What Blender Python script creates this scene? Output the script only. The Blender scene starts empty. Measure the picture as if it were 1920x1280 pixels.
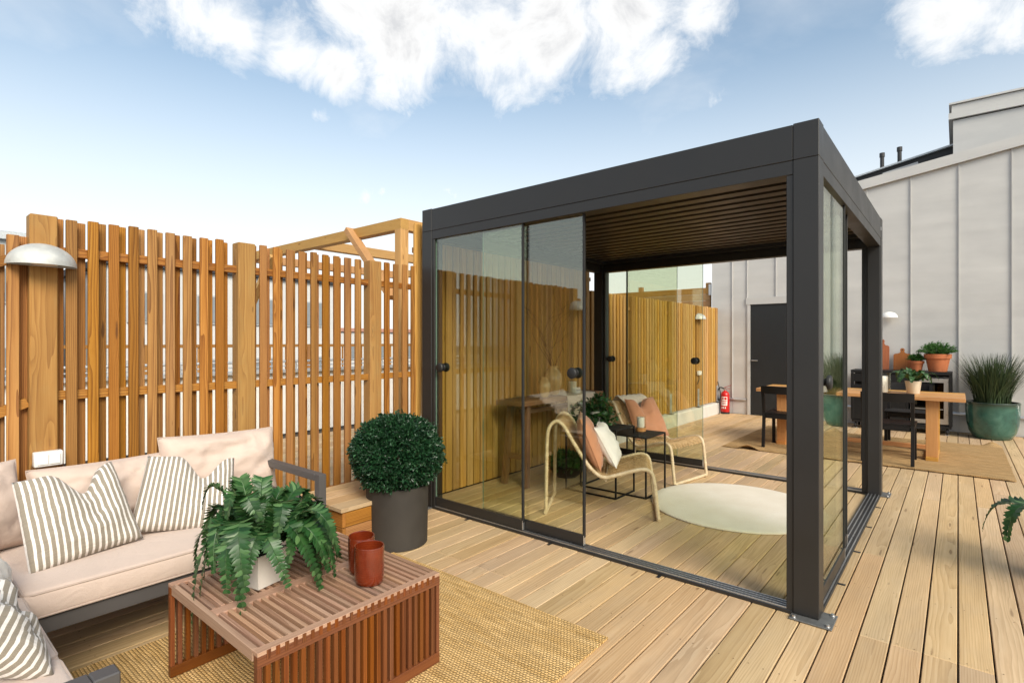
import bpy, bmesh, math, random
from mathutils import Vector, Matrix, Euler, noise
R = math.radians
random.seed(11)
scene = bpy.context.scene
COL = scene.collection

# ------------------------------------------------------------------ camera
cd = bpy.data.cameras.new('camera')
cd.sensor_width = 36.0
cd.lens = 36.0 * 1007.0 / 1920.0
cd.clip_start = 0.05
cd.clip_end = 4000
cam = bpy.data.objects.new('camera', cd)
COL.objects.link(cam)
cam.location = (0.532, -3.035, 1.40)
cam.rotation_euler = (R(90), 0, math.atan2(.6388, .7694))
scene.camera = cam

# ------------------------------------------------------------------ world: daylight sky with broken cloud
SUN_EL, SUN_AZ = R(36), R(116)          # azimuth measured clockwise from +y
SKY_STRENGTH = 0.138
world = bpy.data.worlds.new('World')
scene.world = world
world.use_nodes = True
wn, wl = world.node_tree.nodes, world.node_tree.links
wn.clear()


def wnode(t, **kw):
    n = wn.new(t)
    for k, v in kw.items():
        setattr(n, k, v)
    return n


def wmath(op, a, b=None, clamp=False):
    n = wn.new('ShaderNodeMath')
    n.operation = op
    n.use_clamp = clamp
    for i, v in enumerate((a, b)):
        if v is None:
            continue
        if isinstance(v, (int, float)):
            n.inputs[i].default_value = v
        else:
            wl.new(v, n.inputs[i])
    return n.outputs[0]


sky = wnode('ShaderNodeTexSky', sky_type='NISHITA', sun_disc=False)
sky.sun_elevation = SUN_EL
sky.sun_rotation = SUN_AZ
sky.air_density = 1.0
sky.dust_density = 2.2
sky.ozone_density = 1.4
tc = wnode('ShaderNodeTexCoord')
sep = wnode('ShaderNodeSeparateXYZ')
wl.new(tc.outputs['Generated'], sep.inputs[0])
# fractal cloud field on a flattened dome
zz = wmath('ADD', wmath('MAXIMUM', sep.outputs['Z'], 0.0), 0.16)
cmb = wnode('ShaderNodeCombineXYZ')
wl.new(wmath('DIVIDE', sep.outputs['X'], zz), cmb.inputs[0])
wl.new(wmath('DIVIDE', sep.outputs['Y'], zz), cmb.inputs[1])
n1 = wnode('ShaderNodeTexNoise')
n1.inputs['Scale'].default_value = 1.55
n1.inputs['Detail'].default_value = 9
n1.inputs['Roughness'].default_value = 0.56
n1.inputs['Distortion'].default_value = 0.25
wl.new(cmb.outputs[0], n1.inputs['Vector'])
# larger cloud banks at their places in the sky (world directions)
_a, _b = .7694, .6388


def skydir(px, py):
    t, e = (px - 960) / 1007.0, (640 - py) / 1007.0
    return Vector((_a * t - _b, _b * t + _a, e)).normalized()


banks = [(330, 10, .09, .9), (440, 55, .09, 1.0), (540, 90, .085, 1.0), (640, 130, .075, 1.0), (720, 165, .06, .9), (660, 40, .10, .9),
         (760, 60, .15, 1.05), (900, 60, .15, 1.1), (1040, 45, .15, 1.1), (1150, 35, .15, 1.05), (1230, 100, .07, .9),
         (1180, 130, .05, .8), (1320, 10, .08, .8), (600, 222, .035, .8), (1350, 180, .035, .7), (1790, 30, .10, 1.0),
         (1900, 20, .08, 1.0), (700, 365, .055, .75), (860, 365, .07, .75), (20, 390, .05, .75), (370, 395, .05, .6), (240, 178, .02, .5),
         (1270, 148, .02, .5)]
msum = None
for (px, py, r, w) in banks:
    d = wnode('ShaderNodeVectorMath', operation='DISTANCE')
    wl.new(tc.outputs['Generated'], d.inputs[0])
    d.inputs[1].default_value = skydir(px, py)
    g = wmath('DIVIDE', d.outputs['Value'], r)
    g = wmath('MULTIPLY', wmath('MULTIPLY', g, g), -1.0)
    g = wmath('MULTIPLY', wmath('EXPONENT', g), w)
    msum = g if msum is None else wmath('MAXIMUM', msum, g)
# fine billows measured on the dome itself so that bank edges break up evenly
n2 = wnode('ShaderNodeTexNoise')
n2.inputs['Scale'].default_value = 9.0
n2.inputs['Detail'].default_value = 8
n2.inputs['Roughness'].default_value = 0.66
n2.inputs['Distortion'].default_value = 0.4
wl.new(tc.outputs['Generated'], n2.inputs['Vector'])
dens = wmath('ADD', wmath('MULTIPLY', msum, 0.62), wmath('MULTIPLY', n2.outputs['Fac'], 0.95))
dens = wmath('ADD', dens, wmath('MULTIPLY', n1.outputs['Fac'], 0.35))
mr = wnode('ShaderNodeMapRange', interpolation_type='SMOOTHSTEP')
wl.new(dens, mr.inputs['Value'])
mr.inputs['From Min'].default_value = 0.88
mr.inputs['From Max'].default_value = 1.36
cloud = mr.outputs[0]
# thin veil
mr2 = wnode('ShaderNodeMapRange', interpolation_type='SMOOTHSTEP')
wl.new(n1.outputs['Fac'], mr2.inputs['Value'])
mr2.inputs['From Min'].default_value = 0.36
mr2.inputs['From Max'].default_value = 0.85
veil = wmath('ADD', wmath('MULTIPLY', mr2.outputs[0], 0.35), 0.09)
# low-level haze: the sky pales towards the skyline all round
hz = wnode('ShaderNodeMapRange', interpolation_type='SMOOTHSTEP')
wl.new(sep.outputs['Z'], hz.inputs['Value'])
hz.inputs['From Min'].default_value = 0.56
hz.inputs['From Max'].default_value = 0.02
cover = wmath('MAXIMUM', wmath('MAXIMUM', cloud, veil), wmath('MULTIPLY', hz.outputs[0], 0.90))
# cloud body shading: greyer cores
ccol = wnode('ShaderNodeMixRGB')
ccol.inputs[1].default_value = (5.75, 5.7, 5.6, 1)
ccol.inputs[2].default_value = (3.7, 3.75, 3.85, 1)
mr3 = wnode('ShaderNodeMapRange')
wl.new(dens, mr3.inputs['Value'])
mr3.inputs['From Min'].default_value = 1.22
mr3.inputs['From Max'].default_value = 1.46
wl.new(mr3.outputs[0], ccol.inputs[0])
mixc = wnode('ShaderNodeMixRGB')
wl.new(cover, mixc.inputs[0])
tint = wnode('ShaderNodeMixRGB', blend_type='MULTIPLY')
tint.inputs[0].default_value = 1.0
tint.inputs[2].default_value = (1.02, 1.10, 1.0, 1)
wl.new(sky.outputs[0], tint.inputs[1])
wl.new(tint.outputs[0], mixc.inputs[1])
wl.new(ccol.outputs[0], mixc.inputs[2])
bg = wnode('ShaderNodeBackground')
bg.inputs['Strength'].default_value = SKY_STRENGTH
wl.new(mixc.outputs[0], bg.inputs['Color'])
wo = wnode('ShaderNodeOutputWorld')
wl.new(bg.outputs[0], wo.inputs['Surface'])

# ------------------------------------------------------------------ sun through thin cloud
sd = bpy.data.lights.new('sun', 'SUN')
sd.energy = 2.5
sd.angle = R(26)
sd.color = (1.0, .915, .80)
sun = bpy.data.objects.new('sun', sd)
COL.objects.link(sun)
sv = Vector((math.sin(SUN_AZ) * math.cos(SUN_EL), math.cos(SUN_AZ) * math.cos(SUN_EL), math.sin(SUN_EL)))
sun.rotation_euler = sv.to_track_quat('Z', 'Y').to_euler()
sun.location = (0, 0, 12)
scene.view_settings.view_transform = 'Standard'
scene.view_settings.look = 'None'
scene.view_settings.exposure = 0.56
scene.view_settings.gamma = 1.0
scene.cycles.max_bounces = 8
scene.cycles.transparent_max_bounces = 16
scene.cycles.caustics_reflective = False
scene.cycles.caustics_refractive = False

# ------------------------------------------------------------------ materials
MATS = {}


class NT:
    """small node-tree writer"""

    def __init__(self, name):
        self.m = bpy.data.materials.new(name)
        self.m.use_nodes = True
        self.n = self.m.node_tree.nodes
        self.l = self.m.node_tree.links
        self.n.clear()
        self.out = self.n.new('ShaderNodeOutputMaterial')
        self.b = self.n.new('ShaderNodeBsdfPrincipled')
        self.l.new(self.b.outputs[0], self.out.inputs['Surface'])
        MATS[name] = self.m

    def set(self, node, key, v):
        if isinstance(v, (int, float)):
            node.inputs[key].default_value = v
        elif isinstance(v, (tuple, list, Vector)):
            v = tuple(v)
            tgt = node.inputs[key].default_value
            if len(tgt) == 4 and len(v) == 3:
                v = v + (1,)
            node.inputs[key].default_value = v
        else:
            self.l.new(v, node.inputs[key])

    def math(self, op, a, b=None, c=None, clamp=False):
        n = self.n.new('ShaderNodeMath')
        n.operation = op
        n.use_clamp = clamp
        for i, v in enumerate((a, b, c)):
            if v is not None:
                self.set(n, i, v)
        return n.outputs[0]

    def vmath(self, op, a, b=None):
        n = self.n.new('ShaderNodeVectorMath')
        n.operation = op
        self.set(n, 0, a)
        if b is not None:
            self.set(n, 1, b)
        return n.outputs['Value'] if op in ('LENGTH', 'DISTANCE', 'DOT_PRODUCT') else n.outputs[0]

    def coord(self, kind='Object'):
        return self.n.new('ShaderNodeTexCoord').outputs[kind]

    def rnd(self):
        return self.n.new('ShaderNodeObjectInfo').outputs['Random']

    def mapping(self, v, scale=(1, 1, 1), loc=(0, 0, 0), rot=(0, 0, 0)):
        n = self.n.new('ShaderNodeMapping')
        self.l.new(v, n.inputs[0])
        n.inputs['Scale'].default_value = scale
        n.inputs['Location'].default_value = loc
        n.inputs['Rotation'].default_value = rot
        return n.outputs[0]

    def noise(self, v, scale=5, detail=4, rough=.5, dist=0):
        n = self.n.new('ShaderNodeTexNoise')
        if v is not None:
            self.l.new(v, n.inputs['Vector'])
        n.inputs['Scale'].default_value = scale
        n.inputs['Detail'].default_value = detail
        n.inputs['Roughness'].default_value = rough
        n.inputs['Distortion'].default_value = dist
        return n.outputs['Fac']

    def voronoi(self, v, scale=5, feature='F1', out='Distance', rand=1.0):
        n = self.n.new('ShaderNodeTexVoronoi')
        n.feature = feature
        self.l.new(v, n.inputs['Vector'])
        n.inputs['Scale'].default_value = scale
        n.inputs['Randomness'].default_value = rand
        return n.outputs[out]

    def rng(self, v, a, b, c=0.0, d=1.0, smooth=False):
        n = self.n.new('ShaderNodeMapRange')
        if smooth:
            n.interpolation_type = 'SMOOTHSTEP'
        self.l.new(v, n.inputs['Value'])
        n.inputs['From Min'].default_value = a
        n.inputs['From Max'].default_value = b
        n.inputs['To Min'].default_value = c
        n.inputs['To Max'].default_value = d
        return n.outputs[0]

    def mix(self, f, a, b, mode='MIX'):
        n = self.n.new('ShaderNodeMixRGB')
        n.blend_type = mode
        self.set(n, 0, f)
        self.set(n, 1, a)
        self.set(n, 2, b)
        return n.outputs[0]

    def ramp(self, f, stops):
        n = self.n.new('ShaderNodeValToRGB')
        self.l.new(f, n.inputs[0])
        el = n.color_ramp.elements
        while len(el) < len(stops):
            el.new(0.5)
        for e, (p, c) in zip(el, stops):
            e.position = p
            e.color = tuple(c) + (1,)
        return n.outputs[0]

    def hsv(self, col, h=.5, s=1.0, v=1.0):
        n = self.n.new('ShaderNodeHueSaturation')
        self.set(n, 'Hue', h)
        self.set(n, 'Saturation', s)
        self.set(n, 'Value', v)
        self.set(n, 'Color', col)
        return n.outputs[0]

    def bump(self, h, strength=.3, dist=.01):
        n = self.n.new('ShaderNodeBump')
        n.inputs['Strength'].default_value = strength
        n.inputs['Distance'].default_value = dist
        self.l.new(h, n.inputs['Height'])
        self.l.new(n.outputs[0], self.b.inputs['Normal'])

    def base(self, c):
        self.set(self.b, 'Base Color', c)

    def rough(self, v):
        self.set(self.b, 'Roughness', v)

    def p(self, key, v):
        self.set(self.b, key, v)


def wood(name, axis, light, mid, dark, knot=(.10, .045, .015), ring=26.0, knots=1.0, rough=.62, bump=.25, vary=.22, huevar=.02,
         stain=None, stain_amt=0.0, knot_len=2.6, grain=.42):
    """sawn softwood: ring grain drawn out along `axis`, knots that bend it, each piece different"""
    t = NT(name)
    co = t.coord('Object')
    rnd = t.rnd()
    off = t.n.new('ShaderNodeCombineXYZ')
    t.l.new(t.math('MULTIPLY', rnd, 37.0), off.inputs[0])
    t.l.new(t.math('MULTIPLY', rnd, 91.0), off.inputs[1])
    t.l.new(t.math('MULTIPLY', rnd, 173.0), off.inputs[2])
    p = t.vmath('ADD', co, off.outputs[0])
    # knots
    ks = [12.0, 12.0, 12.0]
    ks[axis] = knot_len
    kv = t.mapping(p, scale=ks)
    wob = t.noise(p, scale=14, detail=2)
    kd = t.voronoi(kv, scale=1.0)
    kd = t.math('ADD', kd, t.math('MULTIPLY', t.math('SUBTRACT', wob, .5), .12))
    kfall = t.rng(kd, 0.0, .42, 1.0, 0.0, smooth=True)
    kcore = t.rng(kd, .055, .11, 1.0, 0.0, smooth=True)
    # rings: distance from a wandering pith
    gs = [1.0, 1.0, 1.0]
    gs[axis] = 0.0
    gv = t.mapping(co, scale=gs)
    pith = t.n.new('ShaderNodeCombineXYZ')
    for i_, k_ in enumerate((3.7, 5.3, 9.1)):
        if i_ != axis:
            t.l.new(t.math('SUBTRACT', t.math('MULTIPLY', t.math('FRACT', t.math('MULTIPLY', rnd, k_)), .16), .11), pith.inputs[i_])
    wob2 = t.noise(t.mapping(p, scale=[.35 if i == axis else 3.0 for i in range(3)]), scale=2.2, detail=3)
    rr = t.vmath('LENGTH', t.vmath('SUBTRACT', gv, pith.outputs[0]))
    rr = t.math('ADD', t.math('MULTIPLY', rr, ring * 6.0), t.math('MULTIPLY', wob2, 5.0))
    rr = t.math('ADD', rr, t.math('MULTIPLY', kfall, 1.6 * knots))
    w = t.math('FRACT', rr)
    w = t.math('POWER', w, 1.6)
    fs = [150.0, 150.0, 150.0]
    fs[axis] = 4.0
    fib = t.noise(t.mapping(p, scale=fs), scale=1.0, detail=3, rough=.6)
    g = t.math('ADD', t.math('MULTIPLY', w, grain), t.math('MULTIPLY', fib, .62), clamp=True)
    col = t.ramp(g, [(0.08, light), (0.5, mid), (.98, dark)])
    col = t.mix(t.math('MULTIPLY', kfall, .35 * knots), col, mid)
    col = t.mix(t.math('MULTIPLY', kcore, .80 * knots), col, knot)
    blot = t.noise(t.mapping(p, scale=[.8 if i == axis else 5.0 for i in range(3)]), scale=1.6, detail=3)
    v = t.math('ADD', 1.0 - vary * .5, t.math('MULTIPLY', rnd, vary))
    v = t.math('MULTIPLY', v, t.rng(blot, .25, .75, .86, 1.12))
    r2 = t.math('FRACT', t.math('MULTIPLY', rnd, 7.31))
    h = t.math('ADD', .5 - huevar * .5, t.math('MULTIPLY', r2, huevar))
    s = t.math('ADD', .92, t.math('MULTIPLY', t.math('FRACT', t.math('MULTIPLY', rnd, 13.7)), .16))
    col = t.hsv(col, h, s, v)
    if stain:
        sn = t.noise(t.mapping(p, scale=[1.2 if i == axis else 2.5 for i in range(3)]), scale=1.7, detail=6, rough=.65)
        col = t.mix(t.math('MULTIPLY', t.rng(sn, .45, .72, 0, 1, True), stain_amt), col, stain)
    t.base(col)
    t.rough(t.rng(fib, .2, .8, rough - .07, rough + .12))
    t.p('Specular IOR Level', .35)
    t.bump(t.math('ADD', t.math('MULTIPLY', g, -.6), t.math('MULTIPLY', fib, .5)), bump, .0035)
    return t.m


for i, ax in enumerate('xyz'):
    wood('deck_wood_' + ax, i, (.625, .455, .268), (.53, .36, .195), (.345, .215, .102), knot=(.20, .115, .055), ring=16, knots=.9, vary=.26, huevar=.012,
         stain=(.40, .31, .215), stain_amt=.24, knot_len=1.5, rough=.68, bump=.2, grain=.40)
    wood('fence_wood_' + ax, i, (.43, .212, .057), (.33, .145, .032), (.16, .056, .011), knot=(.09, .035, .010), ring=22, vary=.46, huevar=.010, rough=.60, knot_len=1.7, grain=.62)
    wood('pine_' + ax, i, (.62, .385, .135), (.53, .30, .085), (.33, .15, .035), knot=(.12, .05, .015), ring=20, vary=.24, rough=.6, huevar=.01, grain=.5, knot_len=1.7)
    wood('timber_wood_' + ax, i, (.58, .34, .13), (.47, .25, .08), (.28, .12, .032), knot=(.13, .05, .02), ring=22, vary=.22, rough=.65)
    wood('teak_' + ax, i, (.235, .082, .024), (.155, .046, .013), (.06, .016, .005), knot=(.06, .02, .01), ring=34, knots=.15, vary=.42, huevar=.008, rough=.40, bump=.12)
    wood('oak_' + ax, i, (.60, .32, .10), (.50, .235, .062), (.36, .14, .033), ring=26, knots=.25, vary=.14, rough=.48, bump=.12)
    wood('rustic_wood_' + ax, i, (.36, .20, .09), (.25, .125, .05), (.11, .05, .02), ring=20, knots=.8, vary=.2, rough=.65,
         stain=(.30, .235, .17), stain_amt=.5)
wood('post_wood_z', 2, (.44, .25, .07), (.335, .175, .043), (.20, .09, .022), knot=(.10, .045, .015), ring=20, vary=.16, huevar=.012, rough=.65,
     stain=(.31, .24, .10), stain_amt=.45)
wood('weathered_teak_x', 0, (.50, .33, .23), (.37, .215, .14), (.16, .078, .045), ring=32, knots=.1, vary=.34, huevar=.010, rough=.5, bump=.15)
wood('weathered_teak_y', 1, (.50, .33, .23), (.37, .215, .14), (.16, .078, .045), ring=32, knots=.1, vary=.30, huevar=.010, rough=.5, bump=.15)
wood('acacia_z', 2, (.42, .17, .06), (.30, .10, .035), (.14, .04, .015), ring=18, knots=.6, vary=.3, rough=.45)


def plain(name, col, rough=.5, metal=0.0, spec=.5, nz=.06, nscale=6.0, bump=0.0, bscale=60.0, coat=0.0, coord='Object'):
    t = NT(name)
    co = t.coord(coord)
    f = t.noise(co, scale=nscale, detail=5, rough=.6)
    t.base(t.hsv(col, .5, 1.0, t.rng(f, .25, .75, 1 - nz, 1 + nz)))
    t.rough(t.rng(f, .3, .7, max(0, rough - .06), rough + .06))
    t.p('Metallic', metal)
    t.p('Specular IOR Level', spec)
    if coat:
        t.p('Coat Weight', coat)
    if bump:
        t.bump(t.noise(co, scale=bscale, detail=4, rough=.6), bump, .004)
    return t.m


plain('anthracite', (.019, .018, .0175), rough=.42, spec=.5, nz=.10, nscale=3, bump=.05, bscale=900)
plain('louver_deck_tint', (.038, .030, .022), rough=.45, nz=.1)  # grey blades coloured brown: reflection of the wooden deck put into the base colour
plain('black_seal', (.012, .012, .012), rough=.55)
plain('black_metal', (.010, .0095, .0095), rough=.55, spec=.3, nz=.2)
plain('black_wood', (.010, .009, .009), rough=.5, spec=.25, nz=.2, bump=.1)
plain('plate_grey', (.16, .16, .155), rough=.5, metal=.4, nz=.2, nscale=20)
plain('aluminium', (.62, .62, .62), rough=.32, metal=.9, nz=.08)
plain('galvanised', (.50, .52, .53), rough=.48, metal=.55, nz=.22, nscale=24)
plain('lamp_zinc', (.50, .505, .48), rough=.58, metal=.25, nz=.20, nscale=14)
plain('white_plastic', (.78, .77, .74), rough=.35, nz=.02)
plain('wall_white', (.70, .69, .66), rough=.75, nz=.06)
plain('concrete', (.60, .575, .53), rough=.85, nz=.10, nscale=5, bump=.2)
plain('planter_clay', (.034, .029, .024), rough=.72, nz=.28, nscale=5, bump=.12, bscale=30)
plain('sofa_frame', (.075, .070, .069), rough=.5, nz=.05)
plain('white_ceramic', (.72, .68, .62), rough=.35, nz=.06)
plain('terracotta', (.46, .145, .055), rough=.78, nz=.16, nscale=8, bump=.15)
plain('soil', (.05, .032, .02), rough=.95, nz=.3, nscale=40, bump=.8, bscale=80)
plain('wax', (.82, .76, .66), rough=.5, nz=.02)
plain('red_paint', (.50, .012, .012), rough=.3, nz=.06)
plain('rubber', (.012, .012, .012), rough=.7)
plain('stainless', (.55, .53, .50), rough=.32, metal=.85)
plain('roof_black', (.03, .03, .032), rough=.6)
plain('door_dark', (.020, .022, .024), rough=.45, spec=.3, nz=.08)
plain('crane_orange', (.62, .21, .03), rough=.55)
plain('building_pale', (.55, .54, .52), rough=.8, nz=.08, nscale=1)
plain('building_grey', (.42, .43, .43), rough=.7, nz=.08, nscale=1)
plain('building_cream', (.62, .56, .44), rough=.8, nz=.08, nscale=1)
plain('roof_pink', (.42, .22, .17), rough=.8, nz=.1, nscale=1)
plain('brick_brown', (.25, .17, .11), rough=.85, nz=.12, nscale=3)
plain('stem_brown', (.16, .085, .035), rough=.75)
plain('paper_label', (.80, .78, .74), rough=.5, nz=.02)


def fabric(name, col, bump=.25, fine=420.0, nz=.05, sheen=.25):
    t = NT(name)
    co = t.coord('Object')
    big = t.noise(co, scale=5, detail=4)
    wv = t.noise(co, scale=fine, detail=2)
    t.base(t.hsv(col, .5, 1, t.rng(big, .3, .7, 1 - nz, 1 + nz)))
    t.rough(.9)
    t.p('Specular IOR Level', .15)
    t.p('Sheen Weight', sheen)
    cr = t.noise(co, scale=11, detail=3, dist=.8)
    t.bump(t.math('ADD', t.math('MULTIPLY', cr, 1.0), t.math('MULTIPLY', wv, .18)), bump, .02)
    return t.m


fabric('sofa_beige', (.58, .46, .39), bump=.34)
fabric('sofa_piping', (.46, .36, .30), bump=.1)
fabric('tan_cloth', (.50, .235, .125), bump=.32)
fabric('white_cloth', (.78, .745, .68), bump=.35)
fabric('throw_cream', (.68, .585, .44), bump=.4)
fabric('pale_runner', (.62, .52, .42), bump=.5)


def stripes():
    t = NT('striped_cloth')
    uv = t.coord('UV')
    s = t.n.new('ShaderNodeSeparateXYZ')
    t.l.new(uv, s.inputs[0])
    wob = t.math('MULTIPLY', t.math('SUBTRACT', t.noise(uv, scale=9, detail=3), .5), .010)
    u = t.math('ADD', s.outputs[0], wob)
    f = t.math('FRACT', t.math('MULTIPLY', u, 20.5))
    tri = t.math('ABSOLUTE', t.math('SUBTRACT', f, .5))
    white = t.rng(tri, .285, .315, 0, 1, True)
    cr = t.noise(t.mapping(uv, scale=(5, 60, 1)), scale=1.0, detail=4, rough=.65, dist=.6)
    weave = t.noise(uv, scale=520, detail=2)
    grey = t.mix(t.rng(weave, .35, .65, 0, 1), (.215, .18, .135), (.36, .315, .25))
    col = t.mix(white, grey, (.80, .755, .71))
    t.base(t.hsv(col, .5, 1, t.rng(cr, .3, .7, .88, 1.07)))
    t.rough(.92)
    t.p('Specular IOR Level', .12)
    t.p('Sheen Weight', .2)
    puff = t.math('MULTIPLY', white, -.12)
    t.bump(t.math('ADD', t.math('ADD', t.math('MULTIPLY', cr, .9), puff), t.math('MULTIPLY', weave, .12)), .42, .014)


stripes()


def jute(name, c1, c2, rot=0.0, row=95.0, uneven=.16):
    """hand-woven rows of thick yarn"""
    t = NT(name)
    co = t.mapping(t.coord('Object'), rot=(0, 0, rot))
    s = t.n.new('ShaderNodeSeparateXYZ')
    t.l.new(co, s.inputs[0])
    w = t.math('MULTIPLY', t.math('SUBTRACT', t.noise(co, scale=3.0, detail=3), .5), .03)
    yy = t.math('MULTIPLY', t.math('ADD', s.outputs[1], w), row)
    rowid = t.math('FLOOR', yy)
    fy = t.math('FRACT', yy)
    xx = t.math('ADD', t.math('MULTIPLY', s.outputs[0], row * .78), t.math('MULTIPLY', rowid, .5))
    fx = t.math('FRACT', t.math('ADD', xx, t.math('MULTIPLY', t.noise(co, scale=30, detail=2), .8)))
    hy = t.math('SINE', t.math('MULTIPLY', fy, math.pi))
    hx = t.math('SINE', t.math('MULTIPLY', fx, math.pi))
    h = t.math('MULTIPLY', t.math('POWER', hy, .6), t.math('POWER', hx, .45))
    rv = t.n.new('ShaderNodeTexWhiteNoise')
    rv.noise_dimensions = '2D'
    cb = t.n.new('ShaderNodeCombineXYZ')
    t.l.new(rowid, cb.inputs[0])
    t.l.new(t.math('FLOOR', t.math('MULTIPLY', xx, .22)), cb.inputs[1])
    t.l.new(cb.outputs[0], rv.inputs['Vector'])
    streak = t.noise(t.mapping(co, scale=(2.2, 26, 1)), scale=1.0, detail=5, rough=.6)
    fine = t.noise(co, scale=260, detail=3)
    f = t.math('ADD', t.math('MULTIPLY', streak, .6), t.math('MULTIPLY', fine, .4))
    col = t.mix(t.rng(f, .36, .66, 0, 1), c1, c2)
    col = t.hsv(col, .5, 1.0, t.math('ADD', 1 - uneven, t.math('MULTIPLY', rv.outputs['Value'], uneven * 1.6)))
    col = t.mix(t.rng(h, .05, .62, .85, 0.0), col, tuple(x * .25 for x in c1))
    t.base(col)
    t.rough(.95)
    t.p('Specular IOR Level', .1)
    t.bump(t.math('ADD', h, t.math('MULTIPLY', fine, .35)), .8, .006)


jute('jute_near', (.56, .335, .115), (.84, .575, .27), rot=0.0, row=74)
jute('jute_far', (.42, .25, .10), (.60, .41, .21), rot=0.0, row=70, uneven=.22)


def pile_rug():
    t = NT('cream_pile')
    co = t.coord('Object')
    f = t.noise(co, scale=230, detail=4, rough=.7)
    b = t.noise(co, scale=4, detail=4)
    col = t.mix(t.rng(b, .3, .7), (.76, .665, .52), (.84, .76, .63))
    t.base(t.hsv(col, .5, 1, t.rng(f, .25, .75, .86, 1.08)))
    t.rough(1.0)
    t.p('Specular IOR Level', .05)
    t.p('Sheen Weight', .4)
    t.bump(t.math('ADD', f, t.math('MULTIPLY', b, .6)), .8, .008)


pile_rug()


def rattan(name, c1, c2):
    t = NT(name)
    co = t.coord('Object')
    f = t.noise(co, scale=28, detail=4)
    f2 = t.noise(co, scale=240, detail=2)
    col = t.mix(t.rng(f, .32, .68), c1, c2)
    t.base(t.hsv(col, .5, 1, t.rng(f2, .3, .7, .82, 1.1)))
    t.rough(.55)
    t.bump(f2, .3, .002)


rattan('rattan', (.46, .28, .115), (.68, .475, .25))
rattan('rattan_pale', (.55, .42, .25), (.72, .585, .40))


def foliage(name, c1, c2, c3, rough=.45, trans=.22, nscale=9.0, spec=.4):
    t = NT(name)
    co = t.coord('Object')
    f = t.noise(co, scale=nscale, detail=3)
    g = t.n.new('ShaderNodeNewGeometry')
    r = g.outputs['Random Per Island']
    col = t.mix(t.rng(f, .3, .7), c1, c2)
    col = t.mix(t.math('MULTIPLY', t.math('POWER', r, 3.0), .9), col, c3)
    col = t.hsv(col, .5, 1, t.math('ADD', .72, t.math('MULTIPLY', t.math('FRACT', t.math('MULTIPLY', r, 17.3)), .56)))
    t.base(col)
    t.rough(rough)
    t.p('Specular IOR Level', spec)
    tr = t.n.new('ShaderNodeBsdfTranslucent')
    t.l.new(t.hsv(col, .49, 1.1, 1.3), tr.inputs['Color'])
    mx = t.n.new('ShaderNodeMixShader')
    mx.inputs[0].default_value = trans
    t.l.new(t.b.outputs[0], mx.inputs[1])
    t.l.new(tr.outputs[0], mx.inputs[2])
    t.l.new(mx.outputs[0], t.out.inputs['Surface'])


foliage('box_leaf', (.006, .027, .011), (.012, .050, .018), (.030, .095, .036), rough=.36, trans=.10, spec=.5)
foliage('fern_leaf', (.012, .050, .014), (.030, .098, .024), (.12, .22, .08), rough=.36, trans=.20)
foliage('ivy_leaf', (.008, .038, .009), (.022, .080, .018), (.06, .17, .04), rough=.35, trans=.15)
foliage('herb_leaf', (.020, .085, .015), (.055, .165, .03), (.10, .24, .06), rough=.5, trans=.2)
foliage('grass_blade', (.022, .040, .016), (.040, .068, .026), (.075, .11, .045), rough=.5, trans=.15)


def zinc_wall():
    t = NT('zinc_sheet')
    co = t.coord('Object')
    rnd = t.rnd()
    sh = t.n.new('ShaderNodeCombineXYZ')
    t.l.new(t.math('MULTIPLY', rnd, 50), sh.inputs[1])
    p = t.vmath('ADD', co, sh.outputs[0])
    f = t.noise(t.mapping(p, scale=(.9, .9, 1.8)), scale=1.6, detail=5, rough=.55)
    band = t.noise(t.mapping(p, scale=(.5, .5, 5.0)), scale=1.0, detail=3)
    col = t.mix(t.rng(f, .3, .7), (.49, .48, .465), (.56, .55, .53))
    t.base(t.hsv(col, .5, 1, t.rng(band, .3, .7, .95, 1.04)))
    t.p('Metallic', .1)
    t.rough(t.rng(f, .3, .7, .38, .52))
    t.bump(t.math('ADD', t.math('MULTIPLY', band, .6), f), .09, .05)


zinc_wall()


def glaze():
    t = NT('green_glaze')
    co = t.coord('Object')
    f = t.noise(co, scale=5, detail=6, rough=.65, dist=.4)
    sp = t.n.new('ShaderNodeSeparateXYZ')
    t.l.new(co, sp.inputs[0])
    col = t.ramp(f, [(.28, (.012, .045, .038)), (.5, (.028, .105, .082)), (.72, (.065, .17, .13))])
    col = t.mix(t.rng(t.math('ADD', sp.outputs[2], t.math('MULTIPLY', f, .1)), .50, .56, 0, .75), col, (.02, .022, .014))
    t.base(col)
    t.rough(.22)
    t.p('Coat Weight', .4)


glaze()


def mug_glaze():
    t = NT('rust_glaze')
    co = t.coord('Object')
    f = t.noise(co, scale=18, detail=4)
    t.base(t.mix(t.rng(f, .3, .7), (.12, .015, .004), (.175, .026, .007)))
    t.rough(.16)
    t.p('Coat Weight', .6)
    s = t.n.new('ShaderNodeSeparateXYZ')
    t.l.new(co, s.inputs[0])
    t.bump(t.math('SINE', t.math('ADD', t.math('MULTIPLY', s.outputs[2], 700), t.math('MULTIPLY', f, 6))), .12, .002)


mug_glaze()


def vase_glaze():
    t = NT('honey_glaze')
    co = t.coord('Object')
    f = t.noise(co, scale=9, detail=5)
    t.base(t.mix(t.rng(f, .3, .7), (.60, .38, .16), (.74, .52, .27)))
    t.rough(.25)
    t.p('Coat Weight', .4)


vase_glaze()


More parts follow.
